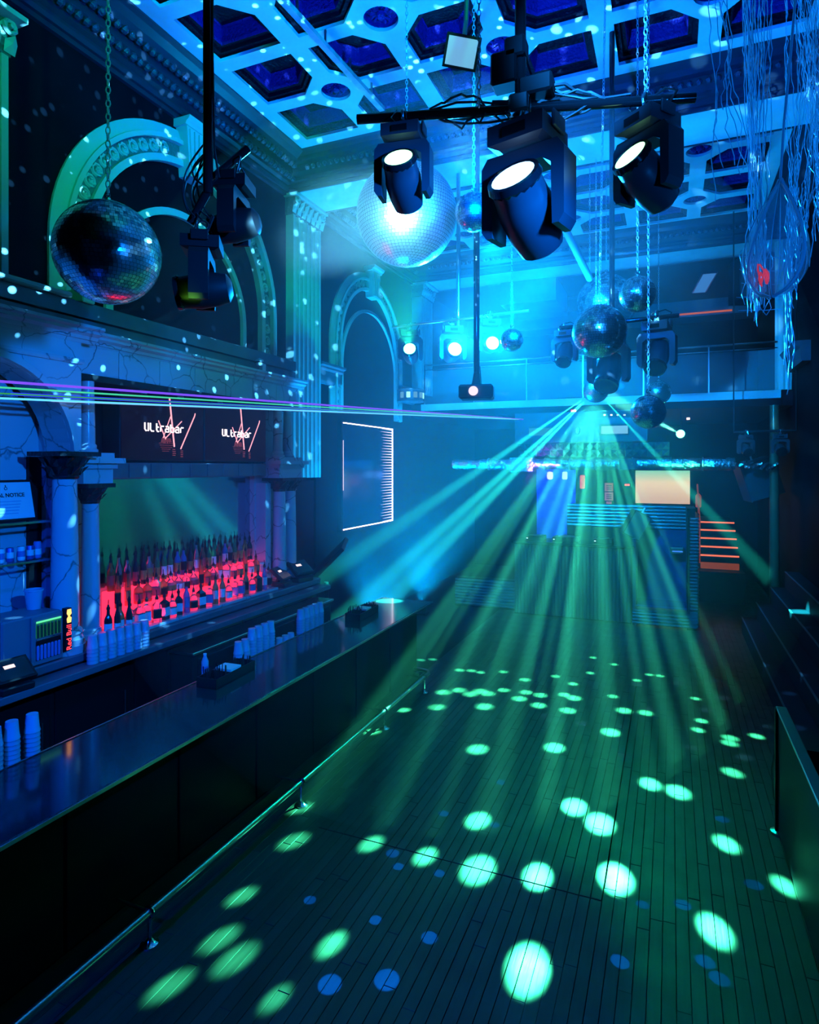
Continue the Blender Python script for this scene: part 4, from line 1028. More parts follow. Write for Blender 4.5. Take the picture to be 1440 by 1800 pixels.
# left pole with two heads
LP = at(366, 300, 3.2)
r = thing('light_pole', 'black ceiling pole with cable bundle before the left arch', 'pole', LP)
MB().cyl((0, 0, -.12), (0, 0, 7.6 - LP.z), .026, n=14).build('pole', M['blackgloss'], r, world=False, smooth=True)
e = at(435, 262, 3.3) - LP
MB().cyl(Vector((0, 0, -.06)), e, .022, n=12).build('arm', M['blackgloss'], r, world=False, smooth=True)
MB().cyl(Vector((0, 0, -.10)), at(335, 392, 3.25) - LP, .022, n=12).build('arm', M['blackgloss'], r, world=False, smooth=True)
for k in range(6):
    rnd = random.Random(40 + k); a = Vector((0, 0, rnd.uniform(.0, .25))); b = at(345 + rnd.uniform(-15, 40), 395 - rnd.uniform(0, 80), 3.2) - LP
    m_ = (a + b)/2 + Vector((-.17 - .06*rnd.random(), 0, .02*rnd.random()))
    pts = [a*(1-q_)**2 + m_*2*q_*(1-q_) + b*q_**2 for q_ in [i/10 for i in range(11)]]
    MB().tube(pts, .005, 5).build('cable', M['cable'], r, world=False, smooth=True)
MB().tube([(.027, 0, 7.5 - LP.z), (.03, 0, 1.5), (.028, .0, .6), (.04, 0, .1), (.07, 0, -.05)], .006, 5).build('cable', M['cable'], r, world=False)
M['green_lit'] = mat('fixture_shell_green', (.16, .30, .06), .4)
moving_head(at(412, 296, 3.3), .80, -1.25, -.2, 'moving head turned sideways on the left pole, above another', LO, 0, 'black')
moving_head(at(356, 398, 3.2), .86, -1.0, -.15, 'moving head with its green tinted back showing, lower on the left pole', LO, 0, 'black', ((.01, .12, 1), 40, 14))
spot('pole_green', at(330, 560, 3.0), at(345, 470, 3.2), (.25, 1, .05), 2.5, 34, .5, .03)

# ---- far pole, pipes, heads
def pole(a, top, rad, label, m='blackgloss', cat='pole'):
    o = MB().cyl((a[0], a[1], a[2]), (a[0], a[1], top), rad, n=12).build('ceiling_pole', M[m], None, origin=tuple(a), smooth=True)
    return tag(o, label, cat)
p = at(838, 655, 6.6); pole(p, 7.88, .033, 'dark pole holding the hanging projector')
p2 = at(1076, 566, 6.7); pole(p2, 7.88, .028, 'slender pole dropping behind the blue mirror balls', 'blackgloss')
p3 = at(806, 574, 8.92); pole(p3, 7.12, .03, 'pale pole beside the projector pole', 'steel')
fa, fb = at(985, 590, 7.0), at(1194, 542, 6.4)
fa.z = fb.z = p2.z
r = thing('lighting_pipe', 'black pipe under the slender pole with small moving heads', 'pipe', (fa + fb)/2); MB().cyl(fa, fb, .024, n=12).build('crossbar', M['blackgloss'], r, smooth=True)
MB().torus(p2, .04, .012, Matrix.Rotation(PI/2, 3, 'X'), 12, 5).build('pole_clamp', M['steel'], r)
moving_head(at(993, 572, 7.0), .86, -.1, -.9, 'small pale moving head left of the blue mirror balls', LO, 0, 'darkblue')
moving_head(at(1070, 572, 6.75), 1.32, -.2, -1.0, 'moving head peeping out below the blue mirror balls', LO, 0, 'darkblue')
moving_head(at(1155, 553, 6.5), 1.15, -.2, -.9, 'dark blue moving head at the tip of the far pipe', LO, 0, 'darkblue')
ga, gb = at(690, 575, 9.4), at(930, 572, 8.4); gb.z = ga.z
r = thing('lighting_pipe', 'thin pale pipe crossing before the second arch', 'pipe', (ga + gb)/2); MB().cyl(ga, gb, .02, n=10).build('crossbar', M['steel'], r, smooth=True)
HC = (.10, .55, 1.0)
moving_head(Vector((*at(722, 578, 9.3).xy, ga.z)), 1.1, .3, .3, 'moving head with glaring green-white beam before the second arch', glow('lens_g', (.1, 1, .6), 13), 30, 'darkblue', ((.02, 1, .45), 1500, 30))
moving_head(Vector((*at(795, 575, 9.0).xy, ga.z)), 1.2, .55, .12, 'moving head with glaring white-blue beam beside the pale pole', glow('lens_w', (.12, .7, 1), 13), 40, 'darkblue', ((.01, .33, 1), 2300, 60))
moving_head(Vector((*at(862, 577, 8.6).xy, ga.z)), 1.1, .45, -.05, 'moving head facing the hall with a round bright lens', glow('lens_c', (.12, .7, 1), 11), 20, 'darkblue', ((.001, .28, 1), 2300, 80))
# dark cluster by the slim column
ca, cb = at(1290, 762, 11.4), at(1400, 757, 10.9); ca.z = cb.z = 3.56
r = thing('lighting_pipe', 'short dark pipe with two dim heads above the crooked loudspeaker', 'pipe', (ca + cb)/2); MB().cyl(ca, cb, .024, n=10).build('crossbar', M['blackgloss'], r, smooth=True)
for q_ in (ca, cb): MB().cyl(q_, (q_.x, q_.y, 7.6), .012, n=6).build('hanger', M['black'], r)
moving_head(ca + (cb - ca)*.2, .85, .3, -.5, 'dim moving head on the short dark pipe, over the loudspeaker', LO, 0, 'darkblue')
moving_head(ca + (cb - ca)*.75, .85, .1, -.4, 'dim moving head on the short dark pipe, by the slim column', LO, 0, 'darkblue')
# projector on its pole
P = at(838, 690, 6.6)
r = thing('hanging_projector', 'boxy projector with looping cables hanging from a dark pole', 'projector', P, (0, 0, .2))
MB().bbox(-.18, .18, -.13, .13, -.075, .075, .02).build('housing', M['darkblue'], r, world=False)
MB().lathe([(.045, 0), (.05, .03), (.04, .035), (0, .03)], 14, (-.02, -.13, 0), Matrix.Rotation(PI/2, 3, 'X'), caps=False).build('lens', glow('projector_lens', (1, .75, .8), 1.2), r, world=False, smooth=True)
MB().box(-.17, -.08, -.133, -.131, -.05, .05).build('vent', M['black'], r, world=False); MB().box(.17, .184, -.1, .1, -.05, .05).build('side_plate', M['steel'], r, world=False)
MB().lathe([(.06, .08), (.05, .11), (.03, .22)], 10).build('mount', M['black'], r, world=False)
for k in range(4):
    rnd = random.Random(k + 9); x = rnd.uniform(-.3, .3)
    MB().tube([(0, 0, .3), (x*.8, .02, .28), (x*1.1, .03, .08), (x*.9, .08, -.02), (.08*k - .1, .13, -.01)], .006, 5).build('cable', M['cable'], r, world=False, smooth=True)

# ---- rail of light under the first coffers and the work light
a, b = on_z(488, -10, 7.42), on_z(672, 192, 7.42)
o = thing('conduit_channel', 'long pale metal channel running under the ceiling coffers', 'conduit', (a + b)/2)
MB().bar(a, b, .07, .05).build('channel', mat('galvanised_channel', (.55, .58, .62), .35, .3, vary=(.35, .38, .42), vscale=9), o)
for k in range(4):
    c = a + (b - a)*(.15 + .24*k); MB().box(c.x - .01, c.x + .01, c.y - .01, c.y + .01, 7.44, 7.6).build('hanger', M['steel'], o)
W = at(812, 98, 3.6)
r = thing('work_light', 'flat pale work light panel tilted beneath the ceiling', 'lamp', W)
q = Euler((-.35, .25, .3)).to_matrix()
MB().obox((0, 0, .02), (.20, .03, .17), q @ Matrix.Rotation(.9, 3, 'X')).build('housing', M['darkblue'], r, world=False)
m2 = q @ Matrix.Rotation(.9, 3, 'X')
MB().obox(Vector((0, 0, .02)) + m2 @ Vector((0, -.018, 0)), (.17, .006, .14), m2).build('lens_panel', mat('lens_panel', (.7, .75, .8), .3, emit=(.22, .6, 1), power=.7), r, world=False)
MB().tube([(0, .03, .08), (0, .08, .25), (.02, .2, 7.6 - W.z)], .014, 6).build('hanger', M['steel'], r, world=False)
# diagonal stay behind the largest head
a, b = at(985, 385, 8.0), at(1037, 490, 9.2)
o = MB().cyl(a, b, .05, n=12).build('stay_pipe', mat('pale_pipe', (.4, .42, .45), .4), None, origin=tuple((a + b)/2), smooth=True); tag(o, 'pale diagonal pipe behind the largest moving head', 'pipe')
a2 = thing('pipe_hanger', 'thin chain holding the diagonal pipe', 'chain', b); chain_mb((0, 0, 0), (0, 0, 7.58 - b.z)).build('links', M['chain'], a2, world=False)
# loose chains
for (u, v0_, v1_, d, lb) in ((1135, 0, 182, 3.0, 'fine chain dropping to the open end of the near pipe'), (842, -20, 190, 3.05, 'chain holding the near pipe beside the work light')):
    b_ = at(u, v1_, d); r = thing('hanging_chain', lb, 'chain', b_); chain_mb((0, 0, 0), (0, 0, 7.6 - b_.z), .03, .003, .009).build('links', M['chain'], r, world=False)

# ---- laser: beams in the haze drawn as thin glowing tubes across the bar
LZ = at(930, 738, 13.35)
r = thing('laser_projector', 'small laser box hung under the balcony, sending beams over the bar', 'laser', LZ)
MB().bbox(-.12, .12, -.1, .12, -.07, .07, .01).build('housing', M['black'], r, world=False); MB().box(-.03, .03, -.104, -.1, -.02, .02).build('window', glow('laser_window', (.4, .8, 1), 3), r, world=False)
MB().box(-.01, .01, 0, .02, .07, 4.05 - LZ.z).build('bracket', M['steel'], r, world=False)
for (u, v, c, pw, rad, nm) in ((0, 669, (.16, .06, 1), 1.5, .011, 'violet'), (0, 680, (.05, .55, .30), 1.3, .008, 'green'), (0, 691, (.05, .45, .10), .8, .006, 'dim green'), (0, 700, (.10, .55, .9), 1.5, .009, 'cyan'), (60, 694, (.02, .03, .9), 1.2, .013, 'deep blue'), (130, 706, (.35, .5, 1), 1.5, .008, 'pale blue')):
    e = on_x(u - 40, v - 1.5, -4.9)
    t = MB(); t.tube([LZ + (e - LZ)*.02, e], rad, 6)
    tag(t.build('laser_beam_tube', glow('laser_' + nm.replace(' ', '_'), c, pw), None, origin=tuple(LZ)), f'{nm} glowing tube drawn as a laser beam over the bar', 'laser beam', 'laser beams')

# ================================================================== far end: balcony
bal = struct(MB().box(XL, XR, 13.2, YB, 4.05, 4.33).build('trim_14', M['wall']), 'balcony slab across the far end of the hall')
MB().box(XL + .25, 1.86, 13.16, 13.2, 4.19, 4.34).build('balcony_fascia', M['ceiling'], bal)
MB().box(XL + .25, 1.86, 13.15, 13.2, 4.05, 4.18).build('balcony_soffit_board', M['wall'], bal)
r = thing('glass_railing', 'balcony railing of clear glass panes under twin metal rails', 'railing', (-1.8, 13.25, 4.33))
xs = [XL + .3 + i*(1.84 - XL - .3)/6 for i in range(7)]
for z, rr in ((5.24, .022), (5.13, .014)): MB().cyl((xs[0], 13.26, z), (xs[-1], 13.26, z), rr, n=10).build('hand_rail', M['chrome'], r, smooth=True)
for a, b in zip(xs, xs[1:]): MB().box(a + .01, b - .01, 13.255, 13.265, 4.36, 5.10).build('glass_pane', M['glass'], r)
for x in xs: MB().box(x - .012, x + .012, 13.245, 13.275, 4.33, 5.24).build('post', M['steel'], r)
M['dim'] = mat('dim_wall_panel', (.06, .07, .09), .5)
# balcony back: bulkheads, vents, lamp, orange strip
struct(MB().box(XL, XR, 17.4, YB, 6.75, 7.16).build('trim_15', M['ledge']), 'bulkhead along the back of the balcony ceiling')
o = struct(MB().box(-3.6, -2.35, 13.95, 15.6, 6.62, 7.16).build('trim_16', M['ledge']), 'pale bulkhead hanging at the balcony mouth')
for i in range(2):
    MB().box(-2.35, -2.34, 14.2, 14.2, 6.7, 6.7)
for (u, v) in ((995, 548), (1003, 566)):
    c = on_z(u, v, 7.16 - .01) if False else on_y(u, v, 15.8)
    t = MB()
    for k in range(4): t.box(c.x - .28, c.x + .28, 15.8 + k*.07, 15.84 + k*.07, 7.145, 7.16)
    tag(t.build('slot_vent', M['black'], None, origin=(c.x, 15.9, 7.15)), 'dark slot vent in the balcony ceiling', 'vent', 'balcony ceiling vents')
c = on_z(1238, 497, 7.15)
o = thing('ceiling_panel_lamp', 'dim blue panel lamp in the balcony ceiling', 'lamp', c, (0, 0, .1))
MB().bbox(-.16, .16, -.8, .8, -.02, .01, .005).build('frame', M['steel'], o, world=False); MB().box(-.13, .13, -.76, .76, -.024, -.02).build('diffuser', glow('panel_blue', (.08, .35, .9), .55), o, world=False)
o = MB().box(.2, 1.4, 17.37, 17.4, 6.80, 6.84).build('light_strip', glow('orange_strip', (1, .2, .05), .5)); tag(o, 'orange light strip along the balcony bulkhead', 'light strip')
def speaker(loc, w, d, h, rot, label, m='black'):
    r = thing('loudspeaker', label, 'loudspeaker', loc, rot)
    MB().bbox(-w/2, w/2, -d/2, d/2, -h/2, h/2, .012).build('cabinet', M[m], r, world=False)
    MB().bbox(-w/2 + .02, w/2 - .02, -d/2 - .012, -d/2, -h/2 + .02, h/2 - .02, .004).build('grille', M['dim'], r, world=False)
    MB().cyl((0, 0, h/2), (0, 0, h/2 + .12), .02, n=8).build('bracket', M['steel'], r, world=False)
    return r
c = on_y(1322, 495, 14.3); speaker(c, .72, .5, .85, (0, 0, .35), 'black loudspeaker hanging in the balcony mouth by the netting'); 
o = MB().cyl((c.x, c.y, c.z + .5), (c.x, c.y, 7.16), .015, n=6).build('speaker_rod', M['black'], None, origin=(c.x, c.y, c.z)); tag(o, 'thin rod holding the balcony loudspeaker', 'rod')
# drum lamp on the left wall
c = on_x(722, 696, -5.15)
r = thing('drum_sconce', 'drum-shaped wall lamp below the second arch', 'wall lamp', c)
MB().lathe([(.27, -.14), (.29, -.13), (.29, -.11), (.27, -.10), (.27, .10), (.29, .11), (.29, .13), (.27, .14)], 24).build('drum', M['ledge'], r, world=False, smooth=True)
for k in range(7):
    a = -1.9 + k*.55; MB().obox((.275*math.cos(a), .275*math.sin(a), 0), (.02, .08, .12), Matrix.Rotation(a, 3, 'Z')).build('lit_window', glow('sconce_lit', (.35, .9, 1), 1.6 if k in (1, 4) else .35), r, world=False)
MB().box(-.4, -.2, -.05, .05, -.05, .05).build('arm', M['ledge'], r, world=False)
# lighting shelf hung under the balcony
r = thing('control_shelf', 'dark equipment panel with small lit windows under the balcony', 'equipment panel', (-1.7, 13.1, 3.4))
MB().bbox(-3.05, -.42, 13.0, 13.18, 3.42, 4.05, .01).build('panel', M['darkblue'], r)
def face(u0, v0, u1, v1, m, nm, y=12.995):
    a, b = on_y(u0, v1, y), on_y(u1, v0, y); MB().box(a.x, b.x, y - .012, y + .006, a.z, b.z).build(nm, m, r)
face(930, 752, 972, 766, glow('display_teal', (.05, .45, .6), .55), 'display'); face(1053, 744, 1107, 766, M['black'], 'display_frame'); face(1057, 748, 1104, 763, glow('display_cyan', (.25, .7, .95), .8), 'display', 12.98)
for u in (1063, 1075, 1086, 1098): face(u - 2, 728, u + 2, 731, glow('pilot_white', (.8, .95, 1), 3), 'pilot_lamp')
face(1004, 720, 1013, 724, glow('pilot_red', (1, .08, .1), 2.5), 'pilot_lamp'); face(1207, 734, 1213, 738, glow('pilot_pink', (1, .6, .6), 2.5), 'pilot_lamp')
c = on_y(1016, 757, 12.98); MB().lathe([(.07, 0), (.065, .03), (0, .04)], 16, c, Matrix.Rotation(PI/2, 3, 'X') @ Matrix.Diagonal((.6, 1, 1)), caps=False).build('fan_grille', M['steel'], r, smooth=True)
face(1040, 722, 1108, 735, M['black'], 'amplifier')
# acoustic foam
r = thing('acoustic_foam', 'row of dark pyramid foam tiles under the equipment panel', 'acoustic foam', (-1.5, 13.1, 3.12))
MB().box(-3.0, -.03, 13.06, 13.18, 3.12, 3.41).build('foam_backing', M['black'], r)
t = MB().add([(-.066, 0, -.07), (.066, 0, -.07), (.066, 0, .07), (-.066, 0, .07), (.0, -.075, 0)], [(0, 1, 4), (1, 2, 4), (2, 3, 4), (3, 0, 4)]); FM = t.mesh('foam_wedge'); FM.materials.append(mat('foam', (.05, .055, .06), .8))
for i in range(22):
    for j in range(2):
        o = bpy.data.objects.new('foam_wedge', FM); o.location = Vector((-2.93 + i*.135, 13.06, 3.195 + j*.142)) - r.location; place(o, r)
# foil duct
r = thing('foil_duct', 'crinkled foil covered duct lit violet and green along the balcony edge', 'duct', (-1.7, 12.95, 2.98))
rnd = random.Random(3); prof = []; x = -4.4
rings = []
while x < 1.1:
    rings.append((x, .115 + rnd.uniform(-.012, .012))); x += .09
t = MB(); n = 16
for x, rr in rings: t.v += [(x, 12.95 + (rr + rnd.uniform(-.008, .008))*math.cos(2*PI*k/n), 2.98 + (rr + rnd.uniform(-.008, .008))*math.sin(2*PI*k/n)) for k in range(n)]
for i in range(len(rings) - 1): t.f += [(i*n + k, i*n + (k+1) % n, (i+1)*n + (k+1) % n, (i+1)*n + k) for k in range(n)]
t.build('duct_skin', M['foil'], r)
for x in (-3.6, -2.4, -1.9, -1.4, -.7, 0, .55): MB().lathe([(.128, -.015), (.132, 0), (.128, .015)], 16, (x, 12.95, 2.98), RM, caps=False).build('duct_band', M['steel'], r)
MB().bbox(-3.12, -2.62, 12.8, 13.08, 2.82, 3.12, .012).build('foil_box', M['foil'], r)
MB().bbox(-.95, -.62, 12.82, 13.06, 2.86, 3.08, .012).build('foil_box', M['darkblue'], r)
t = MB()
for k in range(14): t.tube([(1.05 + .05*k, 12.95 + rnd.uniform(-.06, .06), 2.97 + rnd.uniform(-.06, .06) - .004*k), (1.13 + .05*k, 12.95 + rnd.uniform(-.06, .06), 2.97 + rnd.uniform(-.06, .06))], .03, 5)
t.build('torn_foil', M['foil'], r)
spot('duct_violet', (-2.6, 11.9, 2.6), (-2.4, 12.95, 2.98), (.36, .06, 1), 420, 40, .8, .03)
spot('duct_green', (.2, 11.9, 2.7), (.2, 12.95, 2.98), (.04, 1, .45), 150, 60, .8, .03)
# hung loudspeaker on the right and its column
speaker(at(1333, 842, 11.9), .62, .42, .72, (.05, -.33, .25), 'grey-blue loudspeaker hanging crooked by the slim column', 'darkblue')
o = thing('slim_column', 'slim round column standing at the far right of the dance floor', 'column', (1.74, 13.08, 0))
MB().lathe([(.12, 0), (.12, .05), (.08, .08), (.075, 4.05)], 16).build('shaft', mat('dark_column', (.10, .12, .07), .3, .3), o, world=False, smooth=True); MB().lathe([(.16, 0), (.16, .03), (.12, .05)], 16).build('foot', M['steel'], o, world=False, smooth=True)
pr = []
for k in range(24):
    a = 2*PI*k/24; pr.append(((.15 if k % 2 else .132)*math.cos(a), (.15 if k % 2 else .132)*math.sin(a)))
t = MB().sweep(pr, [4.34, 7.1], lambda a, b, q: (1.93 + a, 13.32 + b, q)); struct(t.build('trim_17', M['trim']), 'fluted round column at the right end of the balcony')
t = MB().sweep([(0, 0), (.12, 0), (.14, .06), (.14, .22), (.20, .26), (.24, .33), (0, .33)], [11.6, 13.0], lambda a, b, q: (XR - a, q, 4.62 + b)); struct(t.build('trim_18', M['ledge']), 'stone ledge on the right wall beside the balcony')
# ---- lounge beyond, under the balcony
M['screenpic'] = None
m = bpy.data.materials.new('projected_picture'); m.use_nodes = True; nt = m.node_tree; N = nt.nodes; K = nt.links
N.remove(N['Principled BSDF']); e = N.new('ShaderNodeEmission'); e.inputs[1].default_value = 1.25
tc = N.new('ShaderNodeTexCoord'); sp = N.new('ShaderNodeSeparateXYZ'); K.new(tc.outputs['Generated'], sp.inputs[0])
rp = N.new('ShaderNodeValToRGB'); rp.color_ramp.elements[0].color = (.60, .40, .28, 1); rp.color_ramp.elements[1].color = (.20, .62, .38, 1)
el = rp.color_ramp.elements.new(.62); el.color = (.84, .66, .40, 1)
K.new(sp.outputs['Z'], rp.inputs[0]); K.new(rp.outputs[0], e.inputs[0]); K.new(e.outputs[0], N['Material Output'].inputs[0])
r = thing('projection_screen', 'pale glowing projection screen on the far lounge wall', 'screen', (-.22, 18.1, 1.9))
MB().box(-.93, .49, 18.1, 18.16, 1.88, 2.86).build('frame', M['black'], r); MB().box(-.9, .46, 18.085, 18.1, 1.93, 2.82).build('picture', m, r)
for i, (z0, z1, w_) in enumerate(((2.24, 2.47, .19), (1.98, 2.21, .19), (1.84, 1.95, .12))):
    o = thing('wall_notice', ['upper of three orange glowing notices beside the screen', 'middle notice of three, with dark print', 'lowest and smallest of three orange glowing notices'][i], 'notice', (-1.6, 18.15, z0))
    MB().box(-1.6 - w_/2*1.2, -1.6 + w_/2*1.2, 18.16, 18.18, z0, z1).build('sheet', mat('notice_paper_glow', (.8, .36, .2), .7, emit=(.8, .2, .08), power=.35), o)  # orange lamplight is put into the paper's colour and emission
    if i < 2:
        t = MB()
        for k in range(3): t.box(-1.67, -1.53, 18.155, 18.16, z0 + .05 + k*.05, z0 + .07 + k*.05)
        t.build('print_line', M['black'], o)
o = thing('exit_sign', 'small red glowing sign on the dark lounge wall', 'sign', (-1.1, 18.1, 2.39)); MB().bbox(-1.2, -1.0, 18.1, 18.2, 2.36, 2.48, .006).build('housing', M['black'], o); MB().box(-1.18, -1.05, 18.094, 18.1, 2.40, 2.45).build('lit_face', glow('exit_red', (1, .04, .06), 2.5), o)
o = thing('fire_extinguisher', 'red fire extinguisher on the wall right of the glowing screen', 'extinguisher', (.66, 18.0, 1.86)); RED = mat('red_enamel_glow', (.6, .03, .03), .35, emit=(.8, .05, .04), power=.3)  # enamel is given a faint glow of its own to look lit
MB().lathe([(.06, 0), (.07, .02), (.07, .30), (.03, .36)], 12).build('cylinder', RED, o, world=False, smooth=True); MB().box(-.03, .03, -.02, .02, .36, .42).build('valve', M['black'], o, world=False); MB().tube([(.03, 0, .4), (.10, 0, .36), (.09, 0, .15)], .01, 5).build('hose', M['black'], o, world=False)
o = MB().box(-3.6, -2.5, 18.1, 18.18, .6, 2.85).build('blue_lit_wall_panel', mat('blue_lit_wall_panel', (.12, .16, .6), .6), None, origin=(-3, 18.1, .6)); tag(o, 'panel coloured like the blue light on the lounge wall under the balcony', 'panel')  # stands for the blue-lit wall; some of that light is in its colour
spot('backdrop_blue', (-3.0, 16.6, 2.9), (-3.0, 18.1, 1.7), (.01, .03, 1), 500, 100, .6, .05)
for i, (u, v, c, lb, pw) in enumerate(((967, 836, (.5, .55, 1), 'round violet-white lamp', 2.0), (993, 836, (.4, .75, 1), 'square blue-white lamp', 1.6), (1024, 842, (.8, .02, .12), 'red lamp', 1.0))):
    c0 = on_y(u, v, 16.5); o = thing('pendant_lamp', lb + ' hanging in the lounge under the balcony', 'lamp', c0)
    (MB().lathe([(0, -.11), (.07, -.09), (.085, 0), (.07, .09), (0, .11)], 12, caps=False) if i == 0 else MB().bbox(-.06, .06, -.06, .06, -.10 - .15*(i == 2), .10, .02)).build('shade', glow('pendant_' + str(i), c, pw), o, world=False)
    MB().cyl((0, 0, .1), (0, 0, 4.05 - c0.z), .008, n=5).build('cord', M['black'], o, world=False)
# stairs with orange lit edges
r = thing('staircase', 'dark steps with orange lit edges rising at the back right', 'stairs', (.97, 15.4, 0)); OR = glow('orange_led', (1, .20, .10), 1.15)
MB().box(.55, 1.45, 14.9, 18.1, 0, .66).build('landing', M['black'], r)
for i in range(5):
    y, z = 15.2 + i*.28, .84 + .16*i
    s = MB().box(.60, 1.36, y, y + (3 - .28*i - .2), z - .16, z + .15).build('step', M['black'], r); MB().box(.60, 1.36, y - .012, y, z + .115, z + .15).build('lit_edge', OR, s, origin=r.location)
MB().box(.60, 1.36, 15.18, 15.2, .68, .82).build('lit_riser', glow('orange_dim', (.6, .12, .05), .35), r)
t = MB(); t.tube([(.58, 15.15, .8), (.58, 15.15, 1.75), (.58, 16.4, 2.5)], .02, 6); t.cyl((.58, 15.8, 1.2), (.58, 15.8, 2.1), .015, n=6); t.build('handrail', mat('rail_red_glow', (.5, .1, .06), .4, emit=(.8, .12, .06), power=.2), r)  # handrail carries its own faint red glow, as if lit

# ---- DJ booth
r = thing('dj_booth', 'DJ booth clad in corrugated metal at the far end of the floor', 'DJ booth', (-1.2, 12.6, 0))
M['corr'] = mat('corrugated_steel', (.13, .15, .17), .36, .8)
def corr_v(x0, x1, y, z0, z1, nm, pitch=.066, dep=.028):
    n = int((x1 - x0)/pitch); pts = []
    for i in range(n):
        x = x0 + i*(x1 - x0)/n; p_ = (x1 - x0)/n
        pts += [(x, y), (x + p_*.2, y - dep*.7), (x + p_*.38, y - dep), (x + p_*.62, y - dep), (x + p_*.8, y - dep*.7)]
    pts.append((x1, y)); t = MB()
    for (a, b), (c, d) in zip(pts, pts[1:]): t.add([(a, b, z0), (c, d, z0), (c, d, z1), (a, b, z1)], [(0, 1, 2, 3)])
    return t.build(nm, M['corr'], r)
def corr_h(a, b, z0, z1, nm, nrm, pitch=.058, dep=.026):
    n = max(2, int((z1 - z0)/pitch)); pts = []; a, b, nrm = Vector(a), Vector(b), Vector(nrm)
    for i in range(n):
        z = z0 + i*(z1 - z0)/n; p_ = (z1 - z0)/n
        pts += [(z, 0), (z + p_*.25, dep*.8), (z + p_*.5, dep), (z + p_*.75, dep*.8)]
    pts.append((z1, 0)); t = MB()
    for (z, o_), (z2, o2) in zip(pts, pts[1:]):
        f = lambda q_, zz, oo: (q_.x + nrm.x*oo, q_.y + nrm.y*oo, zz)
        t.add([f(a, z, o_), f(b, z, o_), f(b, z2, o2), f(a, z2, o2)], [(0, 1, 2, 3)])
    return t.build(nm, M['corr'], r)
MB().box(-2.86, -.68, 12.18, 12.75, .02, 1.42).build('counter_body', M['black'], r)
corr_v(-2.86, -.68, 12.18, .05, 1.40, 'corrugated_front')
MB().bbox(-2.9, -.62, 12.08, 12.8, 1.42, 1.47, .01).build('counter_top', M['blackgloss'], r)
MB().box(-1.95, .36, 12.92, 13.0, 1.3, 2.18).build('rear_wall', M['black'], r)
corr_h((-1.95, 12.92, 0), (.30, 12.92, 0), 1.72, 2.18, 'corrugated_header', (0, -1, 0))
MB().box(.26, .40, 12.2, 13.0, .0, 2.18).build('side_wall', M['black'], r)
corr_h((.30, 12.2, 0), (.44, 12.2, 0), .05, 2.02, 'corrugated_jamb', (0, -1, 0)); corr_h((-.66, 12.2, 0), (.42, 12.2, 0), .03, .32, 'corrugated_sill', (0, -1, 0))
corr_h((.44, 12.2, 0), (.40, 13.0, 0), .05, 2.1, 'corrugated_side', (1, 0, 0))
MB().bar((.29, 12.17, .3), (.29, 12.17, 2.16), .02, .03).build('edge_strip', M['chrome'], r); MB().bar((-.66, 12.16, .33), (.29, 12.16, .33), .02, .02).build('edge_strip', M['chrome'], r)
MB().box(-.66, -.60, 12.2, 12.9, 0, 1.6).build('inner_wall', M['darkblue'], r)
MB().box(-.60, .26, 12.85, 12.92, .3, 1.72).build('recess_panel', mat('recess_blue', (.02, .05, .14), .2), r)
MB().box(-.60, .26, 12.25, 12.9, .34, .38).build('recess_floor', mat('recess_floor', (.03, .06, .16), .2), r)
MB().bbox(-.02, .22, 12.6, 12.86, 1.3, 1.42, .02).build('mixer', M['steel'], r); MB().box(.02, .2, 12.59, 12.6, 1.34, 1.36).build('mixer_light', glow('mixer_blue', (.05, .25, 1), 1.2), r)
t = MB(); t.box(-4.2, -2.88, 12.5, 12.7, 0, .6); t.build('left_wing', M['black'], r); corr_h((-4.2, 12.5, 0), (-2.88, 12.5, 0), .03, .58, 'corrugated_wing', (0, -1, 0))
for (x, w_) in ((-2.5, .35), (-1.9, .5), (-1.2, .35)):
    o = thing('mixing_deck', {-2.5: 'left of three black decks on the DJ counter', -1.9: 'wide black mixer in the middle of the DJ counter', -1.2: 'right-hand black deck on the DJ counter'}[x], 'deck', (x, 12.5, 1.4705))
    MB().bbox(-w_/2, w_/2, -.18, .18, 0, .08, .008).build('case', M['black'], o, world=False); MB().lathe([(w_*.32, .08), (w_*.32, .092), (0, .094)], 16, caps=False).build('platter', M['steel'], o, world=False)
    MB().box(-w_/2 + .02, -w_/2 + .05, -.182, -.18, .03, .045).build('pilot_lamp', glow('pilot_mint', (.6, 1, .9), 2), o, world=False)
speaker((-.62, 12.45, 1.83), .34, .3, .5, (0, .5, .3), 'black monitor loudspeaker tilted on the DJ counter')
# glow sources hidden inside the booth and lounge
spot('lounge_blue', (-2.5, 15.4, 3.9), (-2.4, 14.5, 0), (.02, .12, 1), 60, 120, .8, .1)

# ---- uplights added on the floor past the bar to brighten the haze
for (x, y, c, pw, lb) in ((-4.55, 9.3, (.0, .34, 1.0), 2600, 'added black uplight can brightening the haze just past the bar'), (-4.6, 11.5, (.0, .36, 1.0), 2600, 'added black uplight can brightening the haze below the lit mirror panel')):
    r = thing('added_uplight', lb, 'stage light', (x, y, 0))
    MB().lathe([(.11, .02), (.13, .04), (.13, .22), (.12, .24), (.11, .24), (.10, .15)], 16).build('can', M['black'], r, world=False, smooth=True)
    MB().lathe([(.10, .16), (0, .17)], 16, caps=False).build('lens', glow('added_uplight_lens', (.1, .5, 1), 6), r, world=False)
    for a in (0, PI): MB().box(-.02 + .12*math.cos(a), .02 + .12*math.cos(a), -.1, .1, 0, .03).build('foot', M['black'], r, world=False)
    spot('added_uplight_beam', (x, y, .28), (x + .5, y - .1, 3), c, pw, 95, .8, .06)

